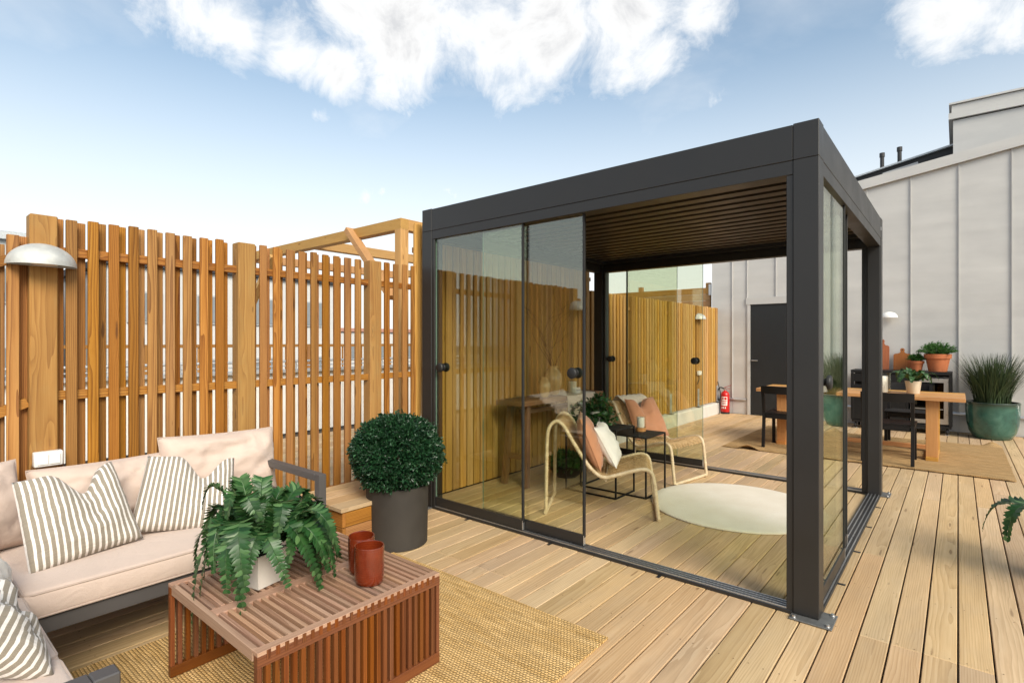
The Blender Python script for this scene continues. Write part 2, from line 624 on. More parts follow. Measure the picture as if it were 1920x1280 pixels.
def glass(name, tint, ior=1.62, rough=0.0):
    """flat float glass: tinted transmission with Fresnel mirror reflection"""
    t = NT(name)
    t.n.remove(t.b)
    tr = t.n.new('ShaderNodeBsdfTransparent')
    tr.inputs['Color'].default_value = tint + (1,)
    gl = t.n.new('ShaderNodeBsdfGlossy')
    gl.inputs['Roughness'].default_value = rough
    gl.inputs['Color'].default_value = (.95, 1.0, .97, 1)
    lw = t.n.new('ShaderNodeLayerWeight')
    lw.inputs['Blend'].default_value = .5
    f0 = ((ior - 1) / (ior + 1)) ** 2
    sch = t.math('ADD', f0, t.math('MULTIPLY', t.math('POWER', lw.outputs['Facing'], 5.0), 1 - f0))
    mx = t.n.new('ShaderNodeMixShader')
    t.l.new(sch, mx.inputs[0])
    t.l.new(tr.outputs[0], mx.inputs[1])
    t.l.new(gl.outputs[0], mx.inputs[2])
    t.l.new(mx.outputs[0], t.out.inputs['Surface'])


glass('pane_glass', (.93, .95, .865), 1.95)
glass('clear_glass', (.97, .975, .965), 1.45)
glass('dark_glass', (.05, .05, .05), 1.5)
plain('window_glass', (.22, .24, .25), rough=.12)
plain('pane_edge', (.16, .26, .22), rough=.25)

# ------------------------------------------------------------------ geometry helpers
class MB:
    def __init__(self):
        self.v, self.f, self.uv = [], [], None

    def box(self, c, s, rot=None):
        n = len(self.v)
        M = rot.to_matrix() if isinstance(rot, Euler) else rot
        for dx in (-.5, .5):
            for dy in (-.5, .5):
                for dz in (-.5, .5):
                    p = Vector((dx * s[0], dy * s[1], dz * s[2]))
                    if M is not None:
                        p = M @ p
                    self.v.append(Vector(c) + p)
        self.f += [tuple(n + i for i in q) for q in ((0, 1, 3, 2), (4, 6, 7, 5), (0, 4, 5, 1), (2, 3, 7, 6), (0, 2, 6, 4), (1, 5, 7, 3))]
        return self

    def bar(self, a, b, w, h, up=(0, 0, 1)):
        a, b = Vector(a), Vector(b)
        d = (b - a)
        z = Vector(up)
        y = d.normalized()
        x = y.cross(z).normalized()
        z = x.cross(y).normalized()
        M = Matrix((x, y, z)).transposed()
        return self.box((a + b) / 2, (w, d.length, h), M)

    def tube(self, pts, r, n=8, closed=False, cap=True, ridges=None):
        pts = [Vector(p) for p in pts]
        m = len(pts)
        rr = r if isinstance(r, (list, tuple)) else [r] * m
        base = len(self.v)
        prev = None
        for i, p in enumerate(pts):
            if closed:
                t = pts[(i + 1) % m] - pts[(i - 1) % m]
            else:
                t = pts[min(i + 1, m - 1)] - pts[max(i - 1, 0)]
            t = t.normalized() if t.length > 1e-9 else Vector((0, 0, 1))
            if prev is None:
                ref = Vector((0, 0, 1)) if abs(t.z) < .9 else Vector((1, 0, 0))
                nx = t.cross(ref).normalized()
            else:
                nx = (prev - t * prev.dot(t))
                nx = nx.normalized() if nx.length > 1e-6 else t.orthogonal().normalized()
            prev = nx
            ny = t.cross(nx)
            for k in range(n):
                a = 2 * math.pi * k / n
                self.v.append(p + (nx * math.cos(a) + ny * math.sin(a)) * rr[i])
        segs = m if closed else m - 1
        for i in range(segs):
            j = (i + 1) % m
            for k in range(n):
                k2 = (k + 1) % n
                self.f.append((base + i * n + k, base + i * n + k2, base + j * n + k2, base + j * n + k))
        if cap and not closed:
            self.f.append(tuple(base + k for k in range(n))[::-1])
            self.f.append(tuple(base + (m - 1) * n + k for k in range(n)))
        return self

    def lathe(self, prof, n=32, c=(0, 0, 0), close=False):
        base = len(self.v)
        for (r, z) in prof:
            for k in range(n):
                a = 2 * math.pi * k / n
                self.v.append(Vector((c[0] + r * math.cos(a), c[1] + r * math.sin(a), c[2] + z)))
        m = len(prof)
        for i in range(m - 1 + (1 if close else 0)):
            j = (i + 1) % m
            for k in range(n):
                k2 = (k + 1) % n
                self.f.append((base + i * n + k, base + i * n + k2, base + j * n + k2, base + j * n + k))
        if not close:
            if prof[0][0] > 1e-5:
                self.f.append(tuple(base + k for k in range(n))[::-1])
            if prof[-1][0] > 1e-5:
                self.f.append(tuple(base + (m - 1) * n + k for k in range(n)))
        return self

    def disc(self, c, r, n=12, nrm=(0, 0, 1)):
        base = len(self.v)
        q = Vector(nrm).to_track_quat('Z', 'Y')
        for k in range(n):
            a = 2 * math.pi * k / n
            self.v.append(Vector(c) + q @ Vector((r * math.cos(a), r * math.sin(a), 0)))
        self.f.append(tuple(range(base, base + n)))
        return self

    def poly(self, pts):
        base = len(self.v)
        self.v += [Vector(p) for p in pts]
        self.f.append(tuple(range(base, base + len(pts))))
        return self

    def prism(self, pts, ext):
        """extrude polygon (list of 3d pts) along vector ext"""
        base = len(self.v)
        n = len(pts)
        e = Vector(ext)
        self.v += [Vector(p) for p in pts] + [Vector(p) + e for p in pts]
        self.f.append(tuple(base + i for i in range(n))[::-1])
        self.f.append(tuple(base + n + i for i in range(n)))
        for i in range(n):
            j = (i + 1) % n
            self.f.append((base + i, base + j, base + n + j, base + n + i))
        return self

    def mesh(self, name, mat=None, smooth=False, angle=35, weld=False):
        me = bpy.data.meshes.new(name)
        me.from_pydata([tuple(p) for p in self.v], [], self.f)
        if weld or True:
            bm = bmesh.new()
            bm.from_mesh(me)
            if weld:
                bmesh.ops.remove_doubles(bm, verts=bm.verts, dist=1e-5)
            if len(bm.faces) < 4000:
                bmesh.ops.recalc_face_normals(bm, faces=bm.faces)
            bm.to_mesh(me)
            bm.free()
        if mat:
            me.materials.append(MATS[mat])
        if smooth:
            me.shade_smooth()
            me.set_sharp_from_angle(angle=R(angle))
        return me


def link(name, me, parent=None, loc=(0, 0, 0), rot=(0, 0, 0)):
    o = bpy.data.objects.new(name, me)
    COL.objects.link(o)
    if parent is not None:
        o.parent = parent
    o.location = loc
    o.rotation_euler = rot
    return o


def part(name, mb, mat, parent, loc=(0, 0, 0), rot=(0, 0, 0), smooth=False, angle=35, kind=None, label=None, weld=False):
    me = mb if isinstance(mb, bpy.types.Mesh) else mb.mesh(name, mat, smooth, angle, weld)
    o = link(name, me, parent, loc, rot)
    if kind:
        o['kind'] = kind
    if label:
        o['label'] = label
    return o


def thing(name, label, cat, loc=(0, 0, 0), rz=0.0, group=None):
    o = link(name, None, None, loc, (0, 0, rz))
    o.empty_display_size = .1
    o['label'] = label
    o['category'] = cat
    if group:
        o['group'] = group
    return o


def tag(o, label, cat, group=None):
    o['label'] = label
    o['category'] = cat
    if group:
        o['group'] = group
    return o


_bx = {}


def bbox(sx, sy, sz, bev=.002, mat=None, seg=1):
    """chamfered block, shared between alike pieces"""
    key = (round(sx, 4), round(sy, 4), round(sz, 4), bev, mat, seg)
    if key in _bx:
        return _bx[key]
    bm = bmesh.new()
    bmesh.ops.create_cube(bm, size=1.0)
    for v in bm.verts:
        v.co = Vector((v.co.x * sx, v.co.y * sy, v.co.z * sz))
    if bev > 0:
        bmesh.ops.bevel(bm, geom=bm.edges[:], offset=min(bev, .45 * min(sx, sy, sz)), segments=seg, profile=.5, affect='EDGES')
    me = bpy.data.meshes.new('block')
    bm.to_mesh(me)
    bm.free()
    if mat:
        me.materials.append(MATS[mat])
    if seg > 1:
        me.shade_smooth()
        me.set_sharp_from_angle(angle=R(50))
    _bx[key] = me
    return me


def block(name, lo, hi, mat, parent=None, bev=.002, seg=1, rot=(0, 0, 0)):
    lo, hi = Vector(lo), Vector(hi)
    s = hi - lo
    return link(name, bbox(s.x, s.y, s.z, bev, mat, seg), parent, (lo + hi) / 2, rot)


def smooth_path(ctrl, n=8):
    """Catmull-Rom through the control points"""
    P = [Vector(p) for p in ctrl]
    P = [P[0] * 2 - P[1]] + P + [P[-1] * 2 - P[-2]]
    out = []
    for i in range(1, len(P) - 2):
        for k in range(n):
            t = k / n
            a, b, c, d = P[i - 1], P[i], P[i + 1], P[i + 2]
            out.append(.5 * ((2 * b) + (c - a) * t + (2 * a - 5 * b + 4 * c - d) * t * t + (3 * b - a - 3 * c + d) * t ** 3))
    out.append(P[-2])
    return out


def resample(pts, step):
    out = [pts[0].copy()]
    acc = 0.0
    for a, b in zip(pts[:-1], pts[1:]):
        L = (b - a).length
        d = step - acc
        while d <= L:
            out.append(a.lerp(b, d / L))
            d += step
        acc = (acc + L) % step if L > 0 else acc
        acc = L - (d - step)
    out.append(pts[-1].copy())
    return out


# ------------------------------------------------------------------ ground, terrace decking
g = MB().poly([(-1500, -1500, -16), (1500, -1500, -16), (1500, 1500, -16), (-1500, 1500, -16)])
t = NT('city_ground')
t.base(t.mix(t.noise(t.coord('Object'), scale=.05, detail=4), (.10, .10, .10), (.17, .165, .16)))
t.rough(.9)
ground = link('ground', g.mesh('ground', 'city_ground'))
ground['kind'] = 'structure'

t = NT('deck_under')
t.base((.045, .032, .02))
t.rough(.95)
DX0, DX1, DY0, DY1 = -3.108, 3.95, -4.2, 7.78
deck = link('deck', MB().box(((DX0 + DX1) / 2, (DY0 + DY1) / 2, -.17), (DX1 - DX0, DY1 - DY0, .28)).mesh('deck', 'deck_under'))
deck['kind'] = 'structure'
PITCH, GAP = .122, .0068
rd = random.Random(5)
screws = MB()
k0 = int(math.floor((DX0 - .532) / PITCH))
k = k0
JOIST = .6
while True:
    xa = .532 + k * PITCH + GAP / 2
    xb = xa + PITCH - GAP
    k += 1
    if xa > DX1 - .05:
        break
    xa = max(xa, DX0 + .002)
    if xb - xa < .03:
        continue
    j = 0
    ys = [DY0]
    y = DY0 + JOIST * rd.choice([3, 4, 5, 6, 7])
    while y < DY1 - 1.0:
        ys.append(y)
        y += JOIST * rd.choice([5, 6, 7, 8])
    ys.append(DY1)
    for ya, yb in zip(ys[:-1], ys[1:]):
        link('deck_board', bbox(xb - xa, yb - ya - .002, .028, .0028, 'deck_wood_y'), deck,
             ((xa + xb) / 2, (ya + yb) / 2, -.014 + rd.uniform(-.0008, .0008)))
    y = DY0 + .02
    while y < DY1:
        for fx in (.22, .78):
            sx, sy = xa + (xb - xa) * fx + rd.uniform(-.004, .004), y + rd.uniform(-.006, .006)
            if (sx - .532) ** 2 + (sy + 3.035) ** 2 < 30:
                screws.disc((sx, sy, .0012), .0031, 6)
        y += JOIST
part('screw_heads', screws, 'stem_brown', deck, kind='stuff')

# ------------------------------------------------------------------ slatted fence
FX = -3.10                       # front face of the fence
SLAT_W, SLAT_T, SP = .0475, .021, .0935


def slat_fence(name, label, y0, y1, z0, h, posts, rails, post_h=None, post_mat='post_wood_z', rake=0.0, group=None, first=None, wf=1.0, wood_='fence_wood_'):
    f = thing(name, label, 'fence', (FX, y0, 0), 0, group)
    rf = random.Random(len(name) * 31 + int(y0 * 10))
    n = int((y1 - y0) / SP)
    rail_d = .036
    for i in range(-1 if first is not None else 0, n + 1):
        yc = i * SP + SLAT_W / 2 if first is None else first - y0 + i * SP + SLAT_W / 2
        drop = rake * (y1 - (y0 + yc)) if rake else 0.0
        if yc > y1 - y0 - .01:
            break
        for back in (0, 1):
            yy = yc + (SP / 2 if back else 0)
            if yy > y1 - y0:
                continue
            if not back and any(abs(y0 + yy - p) < .078 for p in posts):
                continue
            if back and any(abs(y0 + yy - p) < .04 for p in posts):
                continue
            hh = h + rf.uniform(-.007, .007) - drop
            xx = -SLAT_T / 2 if not back else -SLAT_T * 1.5 - rail_d - .001
            link('slat', bbox(SLAT_T, SLAT_W * wf, hh - z0, .0025, wood_ + 'z'), f, (xx, yy, (hh + z0) / 2),
                 (0, rf.uniform(-.002, .002), rf.uniform(-.012, .012)))
    for zr in rails:
        if rake:
            L = y1 - y0
            o = link('rail', MB().bar((0, -L / 2, -rake * L / 2), (0, L / 2, rake * L / 2), rail_d, .048).mesh('rail', 'fence_wood_y'), f,
                     (-SLAT_T - rail_d / 2, L / 2, zr - rake * L / 2))
        else:
            link('rail', bbox(rail_d, y1 - y0, .048, .002, 'fence_wood_y'), f, (-SLAT_T - rail_d / 2, (y1 - y0) / 2, zr))
    for p in posts:
        ph = post_h or h
        link('post', bbox(.095, .112, ph - z0 + .02, .005, post_mat), f, (-.040, p - y0, (ph + z0 - .02) / 2))
    return f


slat_fence('slat_fence', 'amber slatted timber fence with three posts behind the beige corner sofa', -2.50, 0.02, .012, 2.052,
           [-2.446, -1.418, -.392], [1.875, 1.115, .28], first=-2.355)
slat_fence('stair_fence', 'short stepped-down stretch of slatted fence with sloping rails beside the lamp post', -3.32, -2.505, .012, 1.955,
           [], [1.84, 1.09], rake=.42, first=-2.68 - 6 * SP)
slat_fence('pergola_slat_wall', 'tall slatted timber wall closing the side of the black glass pergola', .03, 2.96, .012, 2.42,
           [], [2.20, 1.15, .2], wf=1.62, wood_='pine_')
bf = slat_fence('back_slat_fence', 'long slatted timber fence on a pale kerb leading to the grey metal wall', 2.97, 7.74, .232, 2.055,
                [2.99, 4.1, 5.40, 6.62, 7.60], [1.87, 1.1, .42], wood_='pine_')
for p in (4.1, 5.40, 6.62, 7.60):
    m = MB().box((0, 0, 0), (.006, .07, .30)).box((.018, 0, -.155), (.09, .11, .008))
    part('post_shoe', m, 'galvanised', bf, (.012, p - 2.97, .39))
m = MB()
prof = [(-3.30, 0.003), (-3.03, 0.003), (-3.045, .19), (-3.06, .205), (-3.30, .225)]
m.prism([(x, 2.97, z) for x, z in prof], (0, 4.80, 0))
kerb = link('fence_kerb', m.mesh('fence_kerb', 'concrete'))
tag(kerb, 'low pale concrete kerb running under the back slatted fence', 'kerb')


def dome_lamp(loc, rz, label, mat='lamp_zinc', s=1.0):
    """half-dome wall lamp: quarter sphere shell open below, back plate, bulb lens"""
    L = thing('wall_lamp', label, 'lamp', loc, rz)
    m = MB()
    r, n1, n2 = .142 * s, 10, 24
    for shell, rr in ((0, r), (1, r - .004)):
        base = len(m.v)
        for i in range(n1 + 1):
            e = (math.pi / 2) * i / n1
            for k in range(n2 + 1):
                a = -math.pi / 2 + math.pi * k / n2
                m.v.append(Vector((rr * math.cos(e) * math.cos(a), rr * math.cos(e) * math.sin(a), rr * .82 * math.sin(e))))
        for i in range(n1):
            for k in range(n2):
                q = (base + i * (n2 + 1) + k, base + i * (n2 + 1) + k + 1, base + (i + 1) * (n2 + 1) + k + 1, base + (i + 1) * (n2 + 1) + k)
                m.f.append(q if shell == 0 else q[::-1])
    c = (n1 + 1) * (n2 + 1)
    for k in range(n2):
        m.f.append((k, c + k, c + k + 1, k + 1))
    part('shade', m, mat, L, smooth=True, angle=50)
    part('back_plate', MB().prism([(0, r * .95 * math.cos(a), r * .78 * math.sin(a)) for a in [math.pi * k / 16 for k in range(17)]], (-.006, 0, 0)), mat, L, (.004, 0, 0))
    part('bulb_cover', MB().lathe([(0, -.012), (.05 * s, -.01), (.058 * s, .0), (.058 * s, .02)], 20), 'white_plastic', L, (.065 * s, 0, .012), smooth=True)
    return L


dome_lamp((FX + .008, -2.455, 1.785), 0, 'large zinc half-dome lamp on the first post of the sofa fence')
dome_lamp((FX + .008, 6.62, 1.80), 0, 'small pale half-dome lamp on the back slatted fence', s=.95)
dome_lamp((-.34, 7.735, 1.79), -math.pi / 2, 'pale half-dome lamp on the grey metal wall above the sideboard', 'white_plastic', s=.85)


def switch(loc, rz, label, w=.115, double=True):
    S = thing('switch_box', label, 'switch', loc, rz)
    link('housing', bbox(.05, w, .075, .006, 'white_plastic', 2), S, (.025, 0, 0))
    nb = 2 if double else 1
    for i in range(nb):
        bw = (w - .02) / nb
        link('rocker', bbox(.008, bw - .003, .052, .002, 'white_plastic'), S, (.0525, -(w - .02) / 2 + bw * (i + .5), 0), (0, .03, 0))
    return S


switch((FX + .008, -2.435, .80), 0, 'white double rocker switch on the fence post behind the sofa')
sw = switch((FX + .008, 6.60, .83), 0, 'small white switch on the back slatted fence under its lamp', .10, False)
part('cable', MB().tube(smooth_path([(.02, 0, -.04), (.02, .01, -.10), (.012, -.02, -.17), (.006, -.04, -.2)], 5), .006, 6), 'rubber', sw)

# ------------------------------------------------------------------ grey metal-clad wall with its sloped coping
WY = 7.80


def roof_z(x):
    return 4.085 + .148 * x


wall = thing('metal_wall', 'pale grey standing-seam metal wall with sloping coping and a dark door', 'wall', (0, WY, 0))
seams = [-3.26, -2.86, -2.58]
xs = [-.054 + .6 * i for i in range(-2, 8)]
DOOR_L, DOOR_R, DOOR_T = -2.56, -1.62, 2.12
edges = [-3.26, -2.86, -2.58, -2.07, -1.60, -1.25] + [-.65 + .0, -.054, .545, 1.147, 1.75, 2.35, 2.95, 3.55, 4.15]
for a, b in zip(edges[:-1], edges[1:]):
    zl = .30
    if a >= DOOR_L - .03 and b <= DOOR_R + .03:
        zl = 2.22
    m = MB().prism([(a + .002, 0, zl), (b - .002, 0, zl), (b - .002, 0, roof_z(b)), (a + .002, 0, roof_z(a))], (0, .05, 0))
    part('panel', m, 'zinc_sheet', wall)
    if zl < 1:
        part('base_panel', MB().prism([(a + .002, .006, .0), (b - .002, .006, .0), (b - .002, .006, .285), (a + .002, .006, .285)], (0, .04, 0)), 'zinc_sheet', wall)
for a in edges[1:-1]:
    zl = 2.24 if DOOR_L < a < DOOR_R else .30
    part('seam', MB().box((a, -.011, (zl + roof_z(a)) / 2), (.011, .024, roof_z(a) - zl)), 'zinc_sheet', wall)
for a, b in ((-3.26, -2.60), (-1.58, 4.15)):
    part('drip_flashing', MB().prism([(a, -.03, .278), (a, 0.0, .305), (a, 0.006, .285), (a, -.03, .268)], (b - a, 0, 0)), 'aluminium', wall)
m = MB().prism([(-3.30, -.06, roof_z(-3.3) - .01), (4.2, -.06, roof_z(4.2) - .01), (4.2, -.06, roof_z(4.2) + .15), (-3.30, -.06, roof_z(-3.3) + .15)], (0, .5, 0))
part('coping', m, 'zinc_sheet', wall)
m = MB().prism([(-3.25, .051, -.1), (4.15, .051, -.1), (4.15, .051, roof_z(4.15) - .02), (-3.25, .051, roof_z(-3.25) - .02)], (0, .35, 0))
part('core', m, 'building_grey', wall)
# door
dr = part('door', bbox(DOOR_R - DOOR_L - .06, .05, DOOR_T - .03, .004, 'door_dark'), None, wall, ((DOOR_L + DOOR_R) / 2, .018, DOOR_T / 2 + .0))
part('handle', MB().tube([(-.40, -.03, -.02), (-.40, -.075, -.02), (-.29, -.075, -.02)], .009, 8), 'stainless', dr, smooth=True)
part('hinge', MB().box((-.455, -.034, .72), (.03, .02, .12)).box((-.455, -.034, -.75), (.03, .02, .12)), 'galvanised', dr)
part('door_frame', MB().box((DOOR_L + .01, -.012, DOOR_T / 2), (.05, .03, DOOR_T)).box((DOOR_R - .01, -.012, DOOR_T / 2), (.05, .03, DOOR_T))
     .box(((DOOR_L + DOOR_R) / 2, -.014, DOOR_T + .05), (DOOR_R - DOOR_L + .08, .035, .13)), 'zinc_sheet', wall)

# roof volumes above the wall
vb = thing('roof_vent_housing', 'pale metal roof housing with a flat cap standing above the sloping coping', 'roof housing', (0, 8.7, 0))
part('body', MB().box((2.45, .9, 4.62), (3.96, 1.8, 1.0)), 'zinc_sheet', vb)
part('cap', MB().box((2.44, .9, 5.19), (4.06, 1.9, .10)), 'zinc_sheet', vb)
part('upper_band', MB().box((2.45, .9, 5.31), (4.0, 1.84, .13)), 'zinc_sheet', vb)
part('shadow_gap', MB().box((2.45, .9, 5.13), (3.9, 1.76, .04)), 'roof_black', vb)
part('lid', MB().box((2.45, .9, 5.40), (4.07, 1.9, .03)), 'zinc_sheet', vb)
br = thing('black_roof', 'black pitched roof edge with two vent pipes behind the metal wall', 'roof', (0, 9.5, 0))
m = MB().prism([(-1.9, 0, 3.9), (.8, 0, 3.9), (.8, 0, 4.98), (-1.9, 0, 4.46)], (0, 3, 0))
part('slope', m, 'roof_black', br)
m = MB().bar((-1.95, -.03, 4.46), (.8, -.03, 4.995), .09, .03)
part('edge_trim', m, 'galvanised', br)
for x in (-.62, -.34):
    part('vent_pipe', MB().lathe([(.035, 0), (.035, .42), (.045, .42), (.045, .5), (.0, .5)], 12), 'roof_black', br, (x, .3, 4.62 + .19 * (x + .6)), smooth=True)
part('pipe_flashing', MB().box((-.3, -.06, 4.63), (.55, .05, .09), Euler((0, -.19, 0))), 'zinc_sheet', br)

# ------------------------------------------------------------------ neighbouring terrace and roofs beyond the fence
nt = link('neighbour_terrace', MB().box((-6.3, 2.0, -.12), (6.0, 22.0, .2)).mesh('neighbour_terrace', 'deck_under'))
nt['kind'] = 'structure'
rb = random.Random(9)
for i in range(24):
    x = -3.42 - i * .148
    link('deck_board', bbox(.142, 12.0, .028, .002, 'deck_wood_y'), nt, (x, 1.5, 0.0))
pw = thing('parapet_wall', 'low white panelled parapet wall on the neighbouring terrace beyond the fence', 'parapet', (-7.3, 2.0, 0))
for i in range(22):
    part('panel', bbox(.05, .595, .92, .004, 'wall_white'), None, pw, (0, -8.7 + i * .6, .47))
part('cap', MB().box((0, -2.4, .955), (.22, 13.4, .04)), 'galvanised', pw)
part('handrail', MB().tube([(0, -9, 1.10), (0, 4.2, 1.10)], .018, 8).tube([(0, -9, 1.03), (0, 4.2, 1.03)], .01, 6), 'galvanised', pw)
for i in range(9):
    part('baluster', MB().tube([(0, -8.8 + i * 1.6, .96), (0, -8.8 + i * 1.6, 1.1)], .014, 6), 'galvanised', pw)

tf = thing('timber_pergola', 'unfinished timber pergola frame with a diagonal brace beyond the slatted fence', 'pergola', (-3.97, .56, 0))
TW, TH = .105, 2.70
FXL, FYL = -3.55, 2.75
for (x, y) in ((0, 0), (FXL, 0), (0, FYL), (FXL, FYL)):
    link('post', bbox(TW, TW, TH - .12, .004, 'timber_wood_z'), tf, (x - TW / 2, y + TW / 2, (TH - .12) / 2 + .014))
for y in (0, FYL):
    link('beam', bbox(-FXL + TW, TW, .12, .004, 'timber_wood_x'), tf, (FXL / 2 - TW / 2, y + TW / 2, TH - .06))
for x in (0, FXL):
    link('cross_beam', bbox(TW - .004, FYL - TW, .12, .004, 'timber_wood_y'), tf, (x - TW / 2, FYL / 2 + TW / 2, TH - .06))
link('cross_beam', bbox(TW - .004, FYL - TW, .12, .004, 'timber_wood_y'), tf, (FXL / 2 - TW / 2, FYL / 2 + TW / 2, TH - .06))
part('brace', MB().bar((-.09, .012, 1.86), (-.90, .012, TH - .015), .06, .105, (0, 1, 0)).mesh('brace', 'timber_wood_x'), None, tf, (0, -.045, 0))
part('brace', MB().bar((FXL + .02, .012, 1.86), (FXL + .78, .012, TH - .125), .06, .10, (0, 1, 0)).mesh('brace', 'timber_wood_x'), None, tf)
part('brace', MB().bar((-TW / 2, FYL - .02, 1.86), (-TW / 2, FYL - .78, TH - .125), .06, .10, (1, 0, 0)).mesh('brace', 'timber_wood_y'), None, tf)

pf = thing('plank_screen', 'horizontal timber plank screen behind the slatted fence next to the metal wall', 'screen', (-4.9, 7.95, 0))
for i in range(12):
    link('plank', bbox(3.1, .03, .128, .003, 'timber_wood_x'), pf, (0, 0, .98 + i * .132))
for x in (-1.5, 0, 1.5):
    link('post', bbox(.09, .09, 2.6, .003, 'timber_wood_z'), pf, (x, .062, 1.3))
part('end_trim', MB().box((1.56, -.02, 2.45), (.04, .06, .22)), 'aluminium', pf)


def building(name, label, cx, cy, w, d, h, mat, roof, rows, cols, z0=-16, rz=0.0):
    b = thing(name, label, 'building', (cx, cy, z0), rz)
    H = h - z0
    link('wall', bbox(w, d, H, .01, mat), b, (0, 0, H / 2))
    link('roof', bbox(w + .4, d + .4, .3, .02, roof), b, (0, 0, H + .15))
    for r in range(rows):
        for c in range(cols):
            y = -d / 2 + d * (c + .5) / cols
            o = link('window', bbox(.12, d / cols * .5, 1.3, .01, 'building_grey'), b, (w / 2 + .02, y, H - 1.6 - r * 2.8))
            link('pane', bbox(.04, d / cols * .5 - .16, 1.14, 0, 'window_glass'), o, (.07, 0, 0))
    return b


building('office_building', 'pale grey building with a dark flat roof beyond the parapet', -30, 8, 10, 10, 4.4, 'building_pale', 'roof_black', 3, 4)
building('office_building', 'grey metal clad building rising behind the left of the slatted fence', -30, -3.2, 9, 9, 5.0, 'building_grey', 'galvanised', 3, 3)
building('cream_building', 'cream coloured building beside the grey one beyond the fence', -36, -15, 10, 9, 2.6, 'building_cream', 'roof_black', 2, 3)
building('red_roof_building', 'long low building with a faded red roof far beyond the fence', -44, 27, 12, 22, 2.2, 'building_pale', 'roof_pink', 2, 8)
building('brick_building', 'brown brick building with a low roof behind the parapet', -20, -6.0, 5, 6, .95, 'brick_brown', 'building_pale', 1, 3)

tr_ = thing('timber_railing', 'orange brown timber railing with close balusters on a roof beyond the parapet', 'railing', (-12, 3.2, 0))
link('top_rail', bbox(.08, 9.0, .07, .004, 'fence_wood_y'), tr_, (0, 0, 1.30))
link('bottom_rail', bbox(.06, 9.0, .06, .004, 'fence_wood_y'), tr_, (0, 0, .42))
for i in range(46):
    big = i % 9 == 0
    link('post' if big else 'baluster', bbox(.09 if big else .03, .09 if big else .035, .9, .002, 'fence_wood_z'), tr_, (-.002, -4.4 + i * .195, .85))
roofdeck = link('far_roof_terrace', MB().box((-15, 3, -8), (8.5, 12, 16.7)).mesh('far_roof_terrace', 'building_pale'))
roofdeck['kind'] = 'structure'

# tower crane
cr = thing('tower_crane', 'orange lattice tower crane beyond the rooftops seen through the fence', 'crane', (-62, 2, -16))


def lattice(m, a, b, w, bays, r=.10):
    a, b = Vector(a), Vector(b)
    d = (b - a).normalized()
    s = d.cross(Vector((0, 0, 1)))
    s = s.normalized() if s.length > .1 else Vector((1, 0, 0))
    u = s.cross(d).normalized()
    offs = [s * w / 2 - u * w / 2, -s * w / 2 - u * w / 2, u * w * .55]
    for o in offs:
        m.tube([a + o, b + o], r, 5)
    for i in range(bays):
        p, q = a.lerp(b, i / bays), a.lerp(b, (i + .5) / bays)
        n = a.lerp(b, (i + 1) / bays)
        m.tube([p + offs[0], q + offs[2], n + offs[0]], r * .6, 4)
        m.tube([p + offs[1], q + offs[2], n + offs[1]], r * .6, 4)
        m.tube([p + offs[0], p + offs[1], n + offs[0]], r * .5, 4)


m = MB()
lattice(m, (0, 3.5, 0), (0, 3.5, 17.5), 1.2, 14)
part('mast', m, 'crane_orange', cr)
m = MB()
lattice(m, (0, 2.0, 17.6), (0, 17.5, 25.6), 1.2, 20)
part('jib', m, 'crane_orange', cr)
part('counterweight', MB().box((0, 1.6, 16.6), (1.4, 1.6, 1.4)), 'building_grey', cr)
part('cab', MB().box((1.2, 5.0, 17.6), (1.2, 1.3, 1.6)), 'crane_orange', cr)

# ------------------------------------------------------------------ glass pergola
PW, PD, PH = 2.985, 2.93, 2.51
BH, PS = .182, .118
pg = thing('glass_pergola', 'dark grey aluminium pergola with louvred roof and sliding glass walls', 'pergola', (0, 0, 0))
AN = 'anthracite'


def pb(name, lo, hi, mat=AN, bev=.002, parent=None, seg=1):
    return block(name, lo, hi, mat, parent or pg, bev, seg)


for (x0, y0) in ((-PS, 0), (-PW, 0), (-PS, PD - PS), (-PW, PD - PS)):
    post = pb('post', (x0, y0, .012), (x0 + PS, y0 + PS, PH - BH), bev=.003)
    # narrow shadow groove on both outer faces of the profile
    sx = 1 if x0 > -1 else -1
    bp = part('base_plate', bbox(.19, .175, .008, .002, 'plate_grey'), None, pg, (x0 + PS / 2 + (.028 if x0 > -1 else -.028), y0 + PS / 2 + (-.028 if y0 < 1 else .028), .0055))
    for bx_ in (-.075, .075):
        for by_ in (-.068, .068):
            if abs(bx_ + (.028 if x0 > -1 else -.028)) < .068 and abs(by_ + (-.028 if y0 < 1 else .028)) < .068:
                continue
            part('bolt', MB().lathe([(.0, 0), (.012, 0), (.012, .0025), (.0085, .0035), (.0085, .011), (.0, .012)], 10), 'aluminium', bp, (bx_, by_, .004), smooth=True, angle=30)
# corner caps and beams
for (x0, y0) in ((-PS, 0), (-PW, 0), (-PS, PD - PS), (-PW, PD - PS)):
    pb('corner_cap', (x0 - .0, y0, PH - BH), (x0 + PS, y0 + PS, PH + .004), bev=.003)
pb('front_beam', (-PW + PS + .001, .002, PH - BH), (-PS - .001, .09, PH), bev=.003)
pb('back_beam', (-PW + PS + .001, PD - .09, PH - BH), (-PS - .001, PD - .002, PH), bev=.003)
pb('side_beam', (-.09, PS + .001, PH - BH), (-.002, PD - PS - .001, PH), bev=.003)
pb('side_beam', (-PW + .002, PS + .001, PH - BH), (-PW + .09, PD - PS - .001, PH), bev=.003)
